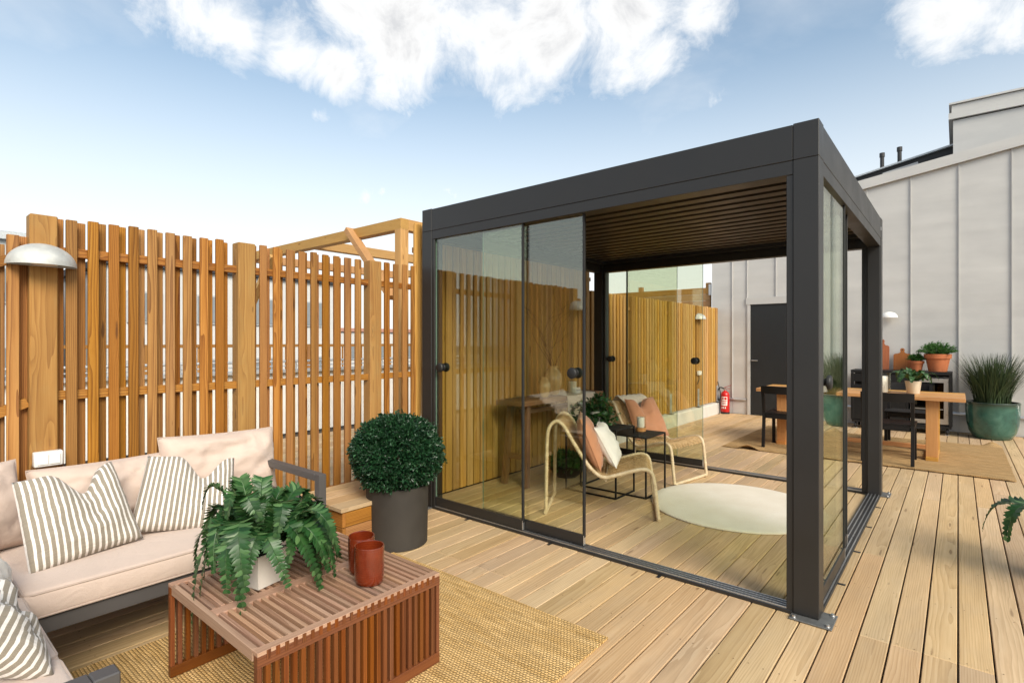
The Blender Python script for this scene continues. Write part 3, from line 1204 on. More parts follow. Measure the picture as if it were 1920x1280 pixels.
# inner gutters
for lo, hi in (((-PW + .09, .09, PH - .16), (-.09, .15, PH - .03)), ((-PW + .09, PD - .15, PH - .16), (-.09, PD - .09, PH - .03)),
               ((-.15, .15, PH - .16), (-.09, PD - .15, PH - .03)), ((-PW + .09, .15, PH - .16), (-PW + .15, PD - .15, PH - .03))):
    pb('gutter', lo, hi)
# louvres: each blade a channel with an upstand
NL = 17
lp = (PD - .32) / NL
Lb = PW - .34
for i in range(NL):
    y = .16 + lp * (i + .5)
    m = MB().box((0, 0, .022), (Lb, lp - .004, .012)).box((0, -lp * .12, 0), (Lb, lp * .60, .034))
    part('louver', m, 'louver_deck_tint', pg, (-PW / 2, y, PH - .115))

# top guide frames and floor tracks
TZ = PH - BH
pb('top_track', (-PW + PS, .004, TZ - .072), (-PS, .10, TZ - .0005))
pb('top_track', (-PW + PS, PD - .10, TZ - .072), (-PS, PD - .004, TZ - .0005))
pb('top_track', (-.10, PS, TZ - .072), (-.004, PD - PS, TZ - .0005))
pb('top_track', (-PW + .004, PS, TZ - .072), (-PW + .10, PD - PS, TZ - .0005))
for x in (-PW + PS, -PS - .032):
    pb('side_channel', (x, .006, .012), (x + .032, .098, TZ - .073))
    pb('side_channel', (x, PD - .098, .012), (x + .032, PD - .006, TZ - .073))
for y in (PS, PD - PS - .032):
    pb('side_channel', (-.098, y, .012), (-.006, y + .032, TZ - .073))


def track(lo, hi, along):
    o = pb('floor_track', lo, hi, bev=.002)
    for k in range(4):
        m = MB()
        if along == 'x':
            yy = lo[1] + .012 + k * (hi[1] - lo[1] - .024) / 3
            m.box(((lo[0] + hi[0]) / 2, yy, hi[2] + .003), (hi[0] - lo[0] - .004, .006, .007))
        else:
            xx = lo[0] + .012 + k * (hi[0] - lo[0] - .024) / 3
            m.box((xx, (lo[1] + hi[1]) / 2, hi[2] + .003), (.006, hi[1] - lo[1] - .004, .007))
        o2 = part('guide_strip', m, 'aluminium', o)
        o2.location = -o.location
    return o


track((-PW + PS + .002, .002, .002), (-PS - .002, .104, .020), 'x')
track((-PW + PS + .002, PD - .104, .002), (-PS - .002, PD - .002, .020), 'x')
track((-.104, PS + .002, .002), (-.002, PD - PS - .002, .020), 'y')
for i in range(4):
    pb('fixing_tab', (-.004, .55 + i * .62, .001), (.036, .572 + i * .62, .004))
for i in range(3):
    pb('fixing_tab', (-2.45 + i * .8, -.034, .001), (-2.428 + i * .8, .004, .004))


pb('maker_plate', (-.004, 2.80, 2.40), (.0008, 2.825, 2.43), 'aluminium', .0002)


def sliding_panel(along, a, b, off, knob=None, seal=('b',), side=-1):
    """one frameless sliding pane: bottom rail, glass, edge seals, round pull"""
    z0, z1 = .030, TZ - .052
    w = b - a
    if along == 'x':
        rail = link('glass_panel', bbox(w, .019, .070, .002, AN), pg, ((a + b) / 2, off, z0 + .035))
        dim = lambda s, t, h: (s, t, h)
        pos = lambda s, n, z: (s, n, z)
    else:
        rail = link('glass_panel', bbox(.019, w, .070, .002, AN), pg, (off, (a + b) / 2, z0 + .035))
        dim = lambda s, t, h: (t, s, h)
        pos = lambda s, n, z: (n, s, z)
    zc = (z0 + .055 + z1) / 2 - (z0 + .035)
    hh = z1 - z0 - .055
    link('pane', bbox(*dim(w - .002, .008, hh), 0, 'pane_glass'), rail, pos(0, 0, zc))
    for e in ('a', 'b'):
        s = (-w / 2 if e == 'a' else w / 2)
        if e in seal:
            link('edge_seal', bbox(*dim(.014, .020, hh), .001, 'black_seal'), rail, pos(s, 0, zc))
        else:
            link('glass_edge', bbox(*dim(.003, .009, hh), 0, 'pane_edge'), rail, pos(s, 0, zc))
    link('end_cap', bbox(*dim(.004, .022, .066), .001, 'aluminium'), rail, pos(w / 2 + .002, 0, 0))
    if knob is not None:
        prof = [(0, .050), (.030, .050), (.036, .046), (.038, .040), (.038, .030), (.030, .026), (.020, .022), (.018, .010), (.030, .008), (.032, .004), (0, .004)]
        for sgn in (-1, 1):
            k = part('knob', MB().lathe(prof, 24), 'black_seal', rail, smooth=True, angle=40)
            k.location = pos(knob - (a + b) / 2, 0, 1.185 - (z0 + .035))
            if along == 'x':
                k.rotation_euler = (R(90) * (-sgn), 0, 0)
            else:
                k.rotation_euler = (0, R(90) * sgn, 0)
    return rail


sliding_panel('x', -2.835, -1.905, .026, knob=-2.755)
sliding_panel('x', -2.326, -1.402, .054, knob=-1.475)
sliding_panel('x', -2.835, -1.93, PD - .054, knob=-2.777, seal=())
sliding_panel('x', -2.545, -1.625, PD - .082, knob=-1.71, seal=('a',))
sliding_panel('y', .152, .915, -.026, knob=.205)
sliding_panel('y', .29, 1.215, -.054)

# ------------------------------------------------------------------ cushions
def pillow_mesh(name, w, h, t, mat, n=26, chop=0.0, seed=0, box=.55, pinch=.055, sag=0.0, wrinkle=.006, chop_u=0.0, chop_w=.30, turn=False):
    """stuffed cushion in its own x-z plane, thickness along y; chop presses a V into the top"""
    rs = random.Random(seed)
    ofs = Vector((rs.uniform(0, 50), rs.uniform(0, 50), rs.uniform(0, 50)))
    verts, uvs, faces = [], [], []

    def pos(u, v, side):
        # outline: slightly drawn-in edges, pointed corners
        x = u * w / 2 * (1 - pinch * (1 - u * u) * 0 - pinch * (1 - v * v) * abs(u) ** 2)
        z = v * h / 2 * (1 - pinch * (1 - u * u) * abs(v) ** 2)
        prof = max(0.0, (1 - abs(u) ** 2.6)) ** box * max(0.0, (1 - abs(v) ** 2.6)) ** box
        y = side * t / 2 * prof
        if chop:
            k = ((v + 1) / 2) ** 1.6
            gq = math.exp(-(((u - chop_u) / chop_w) ** 2))
            z -= chop * k * gq
            y *= 1 - .55 * k * gq
            x -= (u - chop_u) * w * .055 * k
            y += side * .018 * k * math.exp(-((abs(u - chop_u) - .5) / .25) ** 2)
        if sag:
            z -= sag * (1 - u * u) * (v + 1) / 2
        p = Vector((x, y, z))
        nz = noise.fractal(Vector((u * 2.2, v * 2.2, side * 3)) + ofs, 1.0, 2.0, 4)
        nz2 = noise.noise(Vector((u * 9, v * 3.5, side * 5)) + ofs)
        p.y += side * prof * (nz * wrinkle * 1.7 + nz2 * wrinkle * .55)
        edge = max(abs(u), abs(v))
        if edge > .75:
            p.y += side * prof ** .3 * math.sin((u * 31 if abs(v) > abs(u) else v * 31) + ofs.x) * .0035 * (edge - .75) * 4
        return p

    def q(i):
        s = -1 + 2 * i / n
        return math.copysign(abs(s) ** .8, s)

    idx = {}
    for side in (1, -1):
        for i in range(n + 1):
            for j in range(n + 1):
                onb = i in (0, n) or j in (0, n)
                if onb and side == -1:
                    idx[(side, i, j)] = idx[(1, i, j)]
                    continue
                idx[(side, i, j)] = len(verts)
                verts.append(pos(q(i), q(j), side))
                uv_ = ((q(i) + 1) / 2 * w / .5, (q(j) + 1) / 2 * h / .5)
                uvs.append(uv_[::-1] if turn else uv_)
        for i in range(n):
            for j in range(n):
                f = [idx[(side, i, j)], idx[(side, i + 1, j)], idx[(side, i + 1, j + 1)], idx[(side, i, j + 1)]]
                faces.append(f if side == -1 else f[::-1])
    me = bpy.data.meshes.new(name)
    me.from_pydata([tuple(v) for v in verts], [], faces)
    ul = me.uv_layers.new(name='UVMap')
    for lp_ in me.loops:
        ul.data[lp_.index].uv = uvs[lp_.vertex_index]
    me.materials.append(MATS[mat])
    me.shade_smooth()
    zmin = min(v.z for v in verts)
    # seam around the rim
    rim = [verts[idx[(1, i, 0)]] for i in range(n)] + [verts[idx[(1, n, j)]] for j in range(n)] + \
          [verts[idx[(1, n - i, n)]] for i in range(n)] + [verts[idx[(1, 0, n - j)]] for j in range(n)]
    return me, rim, zmin


def pillow(name, label, loc, rz, lean, w, h, t, mat, group=None, seam=None, roll=0.0, cat='cushion', **kw):
    """loc = centre of the bottom edge; faces +x before rz; lean tips the top backwards"""
    me, rim, zmin = pillow_mesh(name, w, h, t, mat, **kw)
    o = link(name, me)
    M = Matrix.Translation(Vector(loc)) @ Matrix.Rotation(rz, 4, 'Z') @ Matrix.Rotation(-lean, 4, 'Y') @ Matrix.Rotation(R(90), 4, 'Z') \
        @ Matrix.Rotation(roll, 4, 'Y') @ Matrix.Translation((0, 0, -zmin))
    o.matrix_world = M
    tag(o, label, cat, group)
    if seam:
        s = part('seam', MB().tube(rim, .0042, 6, closed=True), seam, o, smooth=True)
    return o


def seat_cushion(name, label, lo, hi, group=None, piping='sofa_piping', parent=None):
    lo, hi = Vector(lo), Vector(hi)
    s = hi - lo
    bm = bmesh.new()
    bmesh.ops.create_cube(bm, size=1.0)
    for v in bm.verts:
        v.co = Vector((v.co.x * s.x, v.co.y * s.y, v.co.z * s.z))
    bmesh.ops.bevel(bm, geom=bm.edges[:], offset=.026, segments=4, profile=.6, affect='EDGES')
    bmesh.ops.subdivide_edges(bm, edges=[e for e in bm.edges if e.calc_length() > .2], cuts=12, use_grid_fill=True)
    for v in bm.verts:
        k = (1 - (2 * v.co.x / s.x) ** 2) * (1 - (2 * v.co.y / s.y) ** 2)
        if v.co.z > 0:
            v.co.z += .014 * max(0, k) + .004 * noise.noise(v.co * 5)
        if abs(v.co.z) < s.z * .3:
            f = 1.006 + .008 * noise.noise(v.co * 6)
            v.co.x *= f
            v.co.y *= f
    me = bpy.data.meshes.new(name)
    bm.to_mesh(me)
    bm.free()
    me.materials.append(MATS['sofa_beige'])
    me.shade_smooth()
    o = link(name, me, parent, (lo + hi) / 2)
    for zz in (s.z / 2 - .010, -s.z / 2 + .010):
        r = .03
        pts = []
        for cx, cy, a0 in ((s.x / 2 - r, s.y / 2 - r, 0), (-s.x / 2 + r, s.y / 2 - r, 90), (-s.x / 2 + r, -s.y / 2 + r, 180), (s.x / 2 - r, -s.y / 2 + r, 270)):
            for k in range(5):
                a = R(a0 + k * 22.5)
                pts.append((cx + (r - .003) * math.cos(a), cy + (r - .003) * math.sin(a), zz))
        part('piping', MB().tube(pts, .0048, 6, closed=True), piping, o, smooth=True)
    if label:
        tag(o, label, 'cushion', group)
    return o


# ------------------------------------------------------------------ corner sofa
sofa = thing('corner_sofa', 'grey metal framed corner sofa with beige seat pads along the slatted fence', 'sofa', (-2.6, -2.6, 0))
SL = Vector((-2.6, -2.6, 0))


def sb(name, lo, hi, mat='sofa_frame', bev=.003):
    o = block(name, lo, hi, mat, sofa, bev)
    o.location -= SL
    return o


AX0, AX1 = -3.02, -2.205
AYE = -1.375                        # end with arm
BY0, BY1, BXE = -3.46, -2.665, -.925
# long section along the fence
sb('frame_rail', (AX1 - .04, BY1 + .04, .262), (AX1, AYE - .045, .325))
sb('frame_rail', (AX0, BY0, .262), (AX0 + .04, AYE - .045, .325))
sb('frame_rail', (AX0 + .04, AYE - .085, .262), (AX1 - .04, AYE - .046, .325))
for i in range(9):
    sb('seat_slat', (AX0 + .041, BY1 + .02 + i * .135, .30), (AX1 - .041, BY1 + .08 + i * .135, .318))
# arm at the end: legs, top bar, middle bar, as one flat frame
sb('leg', (AX1 - .05, AYE - .045, .002), (AX1, AYE, .655))
sb('leg', (AX0, AYE - .045, .002), (AX0 + .045, AYE, .655))
sb('arm_rest', (AX0 + .046, AYE - .045, .615), (AX1 - .051, AYE, .655))
sb('arm_bar', (AX0 + .046, AYE - .04, .455), (AX1 - .051, AYE - .005, .485))
# back rails
sb('back_rail', (AX0, BY0 + .05, .575), (AX0 + .03, AYE - .046, .615))
sb('back_rail', (AX0, BY0 + .05, .44), (AX0 + .03, AYE - .046, .47))
# short section
sb('frame_rail', (AX1, BY1 - .04, .262), (BXE - .05, BY1, .325))
sb('frame_rail', (AX0 + .04, BY0, .262), (BXE - .05, BY0 + .04, .325))
sb('leg', (BXE - .05, BY1 - .05, .002), (BXE, BY1, .655))
sb('leg', (BXE - .05, BY0, .002), (BXE, BY0 + .045, .655))
sb('leg', (AX0, BY0, .002), (AX0 + .045, BY0 + .045, .655))
sb('leg', (AX1 - .045, BY1 - .005, .002), (AX1 - .0, BY1 + .039, .262))
sb('arm_rest', (BXE - .05, BY0 + .046, .615), (BXE, BY1 - .051, .655))
sb('arm_bar', (BXE - .045, BY0 + .046, .455), (BXE - .005, BY1 - .051, .485))
sb('back_rail', (AX0 + .046, BY0, .575), (BXE - .051, BY0 + .03, .615))
for i in range(12):
    sb('seat_slat', (AX1 + .01 + i * .095, BY0 + .041, .30), (AX1 + .06 + i * .095, BY1 - .041, .318))
for lo, hi in (((AX0 + .05, BY1 + .012, .328), (AX1 + .018, AYE - .055, .440)),
               ((AX0 + .05, BY0 + .05, .328), (AX1 - .004, BY1 + .004, .440)),
               ((AX1 + .004, BY0 + .05, .328), (-1.595, BY1 + .012, .440)),
               ((-1.588, BY0 + .05, .328), (BXE - .055, BY1 + .012, .440))):
    c = seat_cushion('seat_pad', None, lo, hi, parent=sofa)
    c.location -= SL

bc = dict(w=.66, h=.44, t=.27, mat='sofa_beige', box=.46, pinch=.045, seam='sofa_piping', wrinkle=.024)
pillow('back_cushion', 'large plain beige back cushion next to the sofa arm', (-2.86, -1.66, .440), 0, R(12), seed=3, roll=R(1.5), **{**bc, 'h': .415, 'w': .66})
pillow('back_cushion', 'low plain beige back cushion in the middle of the long sofa side', (-2.885, -2.235, .432), 0, R(13), seed=8, **{**bc, 'h': .345, 'w': .60})
pillow('back_cushion', 'plain beige back cushion in the sofa corner beside a striped cushion', (-2.80, -2.80, .440), R(10), R(16), seed=12, roll=R(-3), **{**bc, 'h': .395, 'w': .54})
pillow('striped_cushion', 'grey and white striped cushion with a pinched top, the larger of the pair', (-2.435, -2.395, .448), R(4), R(33), .42, .42, .16, 'striped_cloth', seed=21, chop=.125, chop_u=.20,
       wrinkle=.012, roll=R(-5), box=.50, pinch=.03, chop_w=.34)
pillow('striped_cushion', 'grey and white striped cushion tilted against the plain cushion near the fern', (-2.47, -2.01, .448), R(-12), R(34), .46, .40, .16, 'striped_cloth', seed=33, chop=.12, chop_u=.28,
       wrinkle=.012, roll=R(9), box=.50, pinch=.03, chop_w=.34)
pillow('striped_cushion', 'crumpled striped cushion lying on the short sofa side', (-1.71, -2.715, .452), R(93), R(44), .48, .46, .17, 'striped_cloth', seed=45, chop=.05, chop_u=-.2, wrinkle=.024, roll=R(-6), box=.5, turn=True)
pillow('white_cushion', 'white cushion in the sofa corner above the crumpled striped one', (-2.13, -2.72, .452), R(75), R(34), .40, .36, .15, 'white_cloth', seed=51, wrinkle=.012)

# ------------------------------------------------------------------ rugs
def rug(name, label, pts_w, pts_h, loc, mat, thick=.010, wave=.004, nx=60, ny=60, curl=0.0, seed=1, fray=.004):
    v, f = [], []
    of = Vector((seed * 7.3, seed * 3.1, 0))
    for top in (1, 0):
        for i in range(nx + 1):
            for j in range(ny + 1):
                x, y = (i / nx - .5) * pts_w, (j / ny - .5) * pts_h
                if i in (0, nx):
                    x += noise.noise(Vector((y * 40, seed, 0))) * fray
                if j in (0, ny):
                    y += noise.noise(Vector((x * 40, seed, 5))) * fray
                z = wave * (1 + noise.fractal(Vector((x * 2.5, y * 2.5, 0)) + of, 1, 2, 3)) * .5
                if curl:
                    d = math.hypot(x + pts_w / 2 - .32, (y + pts_h / 2) * 1.6)
                    z += curl * math.exp(-(d / .09) ** 2)
                    z += curl * 1.3 * math.exp(-(math.hypot(x - pts_w / 2 + .10, (y - pts_h / 2) * 1.5) / .07) ** 2)
                v.append((x, y, z + (thick if top else 0)))
    s = (nx + 1) * (ny + 1)
    for i in range(nx):
        for j in range(ny):
            a = i * (ny + 1) + j
            f.append((a, a + ny + 1, a + ny + 2, a + 1))
            f.append((s + a, s + a + 1, s + a + ny + 2, s + a + ny + 1))
    ring = [i * (ny + 1) for i in range(nx + 1)] + [nx * (ny + 1) + j for j in range(1, ny + 1)] + \
           [i * (ny + 1) + ny for i in range(nx - 1, -1, -1)] + [j for j in range(ny - 1, 0, -1)]
    for a, b in zip(ring, ring[1:] + ring[:1]):
        f.append((a, s + a, s + b, b))
    me = bpy.data.meshes.new(name)
    me.from_pydata(v, [], f)
    me.materials.append(MATS[mat])
    me.shade_smooth()
    me.set_sharp_from_angle(angle=R(50))
    o = link(name, me, None, loc)
    tag(o, label, 'rug')
    return o


rug('jute_rug', 'golden woven jute rug under the slatted coffee table', 1.60, 2.75, (-1.53, -2.185, .003), 'jute_near', wave=.005, seed=2)
rug('jute_rug', 'large brown jute rug with a curled corner under the dining table', 2.86, 2.20, (-.45, 5.36, .003), 'jute_far', wave=.012, curl=.05, seed=4, nx=90, ny=90)
m = MB()
n_, rr_ = 96, .69
prof = []
for k in range(n_):
    a = 2 * math.pi * k / n_
    prof.append(rr_ * (1 + .010 * noise.noise(Vector((math.cos(a) * 2, math.sin(a) * 2, 4))) + .004 * noise.noise(Vector((math.cos(a) * 14, math.sin(a) * 14, 9)))))
rings = [(1.0, .002), (1.0, .010), (.985, .015), (.9, .016), (.7, .0165), (.45, .0165), (.2, .0165), (.0, .0165)]
for s_, z_ in rings:
    for k in range(n_):
        a = 2 * math.pi * k / n_
        x, y = prof[k] * s_ * math.cos(a), prof[k] * s_ * math.sin(a)
        m.v.append(Vector((x, y, z_ + (.003 * noise.noise(Vector((x * 5, y * 5, 0))) if s_ < .95 else 0))))
for i in range(len(rings) - 1):
    for k in range(n_):
        m.f.append((i * n_ + k, i * n_ + (k + 1) % n_, (i + 1) * n_ + (k + 1) % n_, (i + 1) * n_ + k))
rr = link('round_rug', m.mesh('round_rug', 'cream_pile', True, 60, weld=True), None, (-.93, 1.70, .002))
tag(rr, 'round cream pile rug on the deck inside the glass pergola', 'rug')

# ------------------------------------------------------------------ slatted coffee table
ct = thing('coffee_table', 'slatted reddish teak coffee table on the golden jute rug', 'coffee table', (-1.585, -1.842, .018))
TX, TY, TT = .79, .785, .385         # overall, local centre origin
RW, RT = .036, .022
NS = 25
pitch = (TY - .012) / NS
sw_ = pitch * .57
# top frame: two long edges are the finger joints, two end rails, one middle rail
for sx in (-1, 1):
    link('edge_rail', bbox(RW, TY, .014, .0015, 'weathered_teak_y'), ct, (sx * (TX / 2 - RW / 2), 0, TT - .007))
    link('end_rail', bbox(TX - 2 * RW, .020, RT + .018, .0015, 'weathered_teak_x'), ct, (0, sx * (TY / 2 - .010), TT - (RT + .018) / 2))
link('middle_rail', bbox(.055, TY - .042, RT - .002, .0015, 'weathered_teak_y'), ct, (0, 0, TT - RT / 2 - .001))
sw_ = pitch * .50
for i in range(1, NS):
    y = -TY / 2 + .006 + pitch * i
    for sx in (-1, 1):
        L = TX / 2 - RW - .0275
        link('top_slat', bbox(L, sw_, RT + .022, .0015, 'weathered_teak_x'), ct, (sx * (.0275 + L / 2), y, TT - (RT + .022) / 2 - .0006))
AP = .036
for sx in (-1, 1):
    xface = sx * (TX / 2 - .013)
    link('apron', bbox(.026, TY, AP, .0015, 'teak_y'), ct, (xface, 0, TT - .0142 - AP / 2))
    link('bottom_rail', bbox(.026, TY, .045, .0015, 'teak_y'), ct, (xface, 0, .0225))
    hs_ = TT - .0142 - AP - .045
    for i in range(NS + 1):
        y = -TY / 2 + .006 + pitch * i
        wdt = pitch * .56
        if i in (0, NS):
            wdt = .017
            y = (-1 if i == 0 else 1) * (TY / 2 - .0085)
        link('side_slat', bbox(.0235, wdt, hs_ - .0004, .0015, 'teak_z'), ct, (xface, y, .045 + hs_ / 2))
        if 0 < i < NS:
            link('finger_joint', bbox(.003, wdt * .8, .030, .0006, 'teak_z'), ct, (sx * (TX / 2 + .0003), y, TT - .016))
TOPZ = .018 + TT


def mug(loc, rz, label):
    M_ = thing('mug', label, 'mug', loc, rz, None)
    n, ex = 40, 1.12
    prof = [(.0, .0), (.030, .0), (.034, .003), (.0365, .018), (.0375, .06), (.0375, .122), (.0370, .125), (.0352, .1245), (.0345, .118), (.0342, .03), (.030, .012), (.0, .010)]
    m = MB().lathe(prof, n)
    for v in m.v:
        v.x *= ex * 1.48
        v.y *= 1.48
        v.z *= 1.24
    part('body', m, 'rust_glaze', M_, smooth=True, angle=60)
    return M_


mug((-1.345, -1.70, TOPZ), R(20), 'rust red glazed mug on the teak coffee table, in front of its twin')
mug((-1.463, -1.657, TOPZ), R(-30), 'rust red glazed mug mostly hidden behind the other mug')


# ------------------------------------------------------------------ plants
def frond_mesh(name, length, rise, reach, droop, width, npair, mat, seed, tipcurl=0.0, sway=.06, narrow=.36):
    """one arching fern frond growing from the origin towards +x"""
    rs = random.Random(seed)
    n = 18
    sp = []
    sw0 = rs.uniform(-sway, sway)
    for i in range(n + 1):
        t_ = i / n
        x = reach * (math.sin(t_ * 1.45) / math.sin(1.45)) ** 1.0
        z = rise * math.sin(min(1, t_ * 1.25) * math.pi / 1.25 * .62) - droop * max(0, t_ - .32) ** 1.7
        y = sw0 * t_ * t_
        sp.append(Vector((x, y, z)))
    m = MB()
    m.tube(sp, [.0026 * (1 - .75 * i / n) for i in range(n + 1)], 4, cap=False)
    for k in range(npair):
        t_ = .07 + .92 * k / npair
        fi = t_ * n
        i = min(int(fi), n - 1)
        p = sp[i].lerp(sp[i + 1], fi - i)
        tan = (sp[i + 1] - sp[i]).normalized()
        side = Vector((0, 1, 0))
        side = (side - tan * side.dot(tan)).normalized()
        up = side.cross(tan)
        if up.z < 0 and t_ < .4:
            up = -up
        env = (min(1, t_ / .22) ** .7) * (1 - max(0, (t_ - narrow) / (1.0 - narrow)) ** 1.5)
        L = width * (.22 + .78 * env)
        for s in (-1, 1):
            a = rs.uniform(-.12, .12)
            d = (side * s * math.cos(.42 + a) + tan * math.sin(.42 + a) - up * rs.uniform(.05, .28)).normalized()
            wdt = (length / npair) * rs.uniform(.68, .88)
            e = tan - d * tan.dot(d)
            e = e.normalized()
            base = len(m.v)
            lift = up * (L * rs.uniform(.02, .10))
            q0 = p + tan * rs.uniform(-.002, .002)
            m.v += [q0 - e * wdt * .34, q0 + e * wdt * .40, q0 + d * L * .38 + e * wdt * .60 + lift, q0 + d * L * .76 + e * wdt * .36 + lift * .9,
                    q0 + d * L, q0 + d * L * .72 - e * wdt * .30 + lift * .9, q0 + d * L * .34 - e * wdt * .48 + lift]
            mid = len(m.v)
            m.v += [q0 + d * L * .45 + lift * .2]
            c = mid
            for a_, b_ in ((0, 1), (1, 2), (2, 3), (3, 4), (4, 5), (5, 6), (6, 0)):
                m.f.append((base + a_, base + b_, c))
    me = bpy.data.meshes.new(name)
    me.from_pydata([tuple(p) for p in m.v], [], m.f)
    me.materials.append(MATS[mat])
    me.shade_smooth()
    me.set_sharp_from_angle(angle=R(38))
    return me


def fern(name, label, loc, z, nf, size, pot_fn, seed, mat='fern_leaf', droop=(.28, .5), rise=(.10, .22), reach=(.20, .34), width=.045, npair=22, cat='plant', rz=0, skip=None):
    F_ = thing(name, label, cat, loc, rz)
    pot_fn(F_)
    rs = random.Random(seed)
    for i in range(nf):
        a = 2 * math.pi * (i / nf * 2.0) + rs.uniform(-.25, .25)
        inner = i >= nf * .62
        re = rs.uniform(*reach) * size * (.62 if inner else 1.0)
        ri = rs.uniform(*rise) * size * (1.35 if inner else 1.0)
        dr_ = rs.uniform(*droop) * size * (.55 if inner else 1.0)
        L = (re + ri + dr_ * .5)
        me = frond_mesh('frond', L, ri, re, dr_, width * size * rs.uniform(.85, 1.12), npair, mat, seed * 100 + i)
        link('frond', me, F_, (.025 * math.cos(a), .025 * math.sin(a), z + rs.uniform(-.01, .015)), (rs.uniform(-.25, .25), 0, a))
    return F_


def square_pot(w, h, mat):
    def fn(P):
        m = MB()
        t_ = w * .92
        b, ti = w / 2 * .86, .006
        pts = lambda s, z: [(-s, -s, z), (s, -s, z), (s, s, z), (-s, s, z)]
        base = 0
        lay = [pts(b, 0), pts(w / 2, h), pts(w / 2 - ti, h), pts(w / 2 - ti, h - .02)]
        for L_ in lay:
            m.v += [Vector(p) for p in L_]
        for i in range(3):
            for k in range(4):
                m.f.append((i * 4 + k, i * 4 + (k + 1) % 4, (i + 1) * 4 + (k + 1) % 4, (i + 1) * 4 + k))
        m.f.append((3, 2, 1, 0))
        part('pot', m, mat, P, (0, 0, .0))
        part('soil', MB().poly(pts(w / 2 - ti - .001, h - .018)), 'soil', P)
    return fn


def round_pot(prof, mat, soil_r, soil_z, n=36):
    def fn(P):
        part('pot', MB().lathe(prof, n), mat, P, smooth=True, angle=40)
        part('soil', MB().disc((0, 0, soil_z), soil_r, 24), 'soil', P)
    return fn


fern('boston_fern', 'lush green fern with drooping fronds in a white square pot on the coffee table', (-1.70, -1.98, TOPZ), .125, 58, 1.08,
     square_pot(.145, .135, 'white_ceramic'), 7, width=.056, npair=33, reach=(.17, .30), rise=(.13, .25), droop=(.42, .78), rz=R(12))


def leaf_quad(m, p, d, nrm, L, W, fold=.25):
    s = d.cross(nrm)
    if s.length < 1e-5:
        s = d.orthogonal()
    s = s.normalized()
    b = len(m.v)
    up = s.cross(d).normalized()
    m.v += [p, p + d * L * .5 + s * W / 2 + up * W * fold, p + d * L, p + d * L * .5 - s * W / 2 + up * W * fold]
    m.f += [(b, b + 1, b + 2), (b, b + 2, b + 3)]


def cloud_leaves(n, rad, seed, L, W, shell=.78, lump=.07, lumpf=5.0, spread=.9, zmin=None):
    rs = random.Random(seed)
    m = MB()
    R_ = Vector(rad)
    for i in range(n):
        while True:
            d = Vector((rs.gauss(0, 1), rs.gauss(0, 1), rs.gauss(0, 1)))
            if d.length > .01:
                d.normalize()
                break
        if zmin is not None and d.z < zmin:
            continue
        k = shell + (1 - shell) * rs.random() ** .6
        k *= 1 + lump * noise.noise(d * lumpf + Vector((seed, 0, 0))) + .5 * lump * noise.noise(d * lumpf * 3)
        p = Vector((d.x * R_.x, d.y * R_.y, d.z * R_.z)) * k
        dirn = (d + Vector((rs.gauss(0, 1), rs.gauss(0, 1), rs.gauss(0, 1))) * spread * .6).normalized()
        nr = Vector((rs.gauss(0, 1), rs.gauss(0, 1), rs.gauss(0, 1) + .6)).normalized()
        sc = rs.uniform(.7, 1.25)
        leaf_quad(m, p, dirn, nr, L * sc, W * sc)
    return m


def fast_mesh(m, name, mat, smooth=False):
    me = bpy.data.meshes.new(name)
    me.from_pydata([tuple(p) for p in m.v], [], m.f)
    me.materials.append(MATS[mat])
    if smooth:
        me.shade_smooth()
    return me


bx_ = thing('boxwood_ball', 'clipped dark green boxwood ball in a tall charcoal round planter', 'plant', (-2.485, -.655, .001))
part('planter', MB().lathe([(.0, 0), (.198, 0), (.206, .006), (.214, .40), (.214, .408), (.209, .412), (.198, .412), (.194, .36), (.0, .36)], 56), 'planter_clay', bx_, smooth=True, angle=40)
part('trunk', MB().tube([(0, 0, .36), (.005, 0, .5), (0, .005, .62)], [.022, .018, .012], 8), 'stem_brown', bx_)
m = cloud_leaves(19000, (.312, .312, .272), 3, .025, .0145, shell=.80, lump=.12, lumpf=3.6, spread=1.15)
o = link('foliage', fast_mesh(m, 'foliage', 'box_leaf'), bx_, (0, 0, .615))
o['kind'] = 'stuff'
rs = random.Random(77)
for i in range(90):
    d = Vector((rs.gauss(0, 1), rs.gauss(0, 1), rs.gauss(.1, 1))).normalized()
    p0 = Vector((d.x * .30, d.y * .30, d.z * .26))
    e = (d + Vector((rs.gauss(0, .35), rs.gauss(0, .35), rs.gauss(.1, .3)))).normalized()
    for k in range(7):
        q = p0 + e * (.007 * k)
        for _ in range(2):
            leaf_quad(m, q, (e * .5 + Vector((rs.gauss(0, .7), rs.gauss(0, .7), rs.gauss(0, .7)))).normalized(), d, .02, .011)
me_ = fast_mesh(m, 'foliage', 'box_leaf')
o.data = me_
m = cloud_leaves(5000, (.25, .25, .215), 9, .045, .028, shell=.85, lump=.05, spread=1.0)
o = link('inner_foliage', fast_mesh(m, 'inner_foliage', 'box_leaf'), bx_, (0, 0, .615))
o['kind'] = 'stuff'

# ------------------------------------------------------------------ timber box step between sofa and planter
bs = thing('wooden_box', 'low planked wooden box against the fence between sofa arm and boxwood planter', 'box', (-2.755, -.835, .001))
BXW, BYW, BZ = .52, .50, .345
for i in range(3):
    z = .008 + i * .098
    for sx in (-1, 1):
        link('side_plank', bbox(.024, BYW - .05, .094, .002, 'fence_wood_y'), bs, (sx * (BXW / 2 - .012), 0, z + .048))
    for sy in (-1, 1):
        link('end_plank', bbox(BXW, .024, .094, .002, 'fence_wood_x'), bs, (0, sy * (BYW / 2 - .012), z + .048))
for i in range(4):
    link('lid_plank', bbox((BXW + .02) / 4 - .003, BYW + .03, .026, .002, 'deck_wood_y'), bs, (-(BXW + .02) / 2 + (BXW + .02) / 4 * (i + .5), 0, .318))

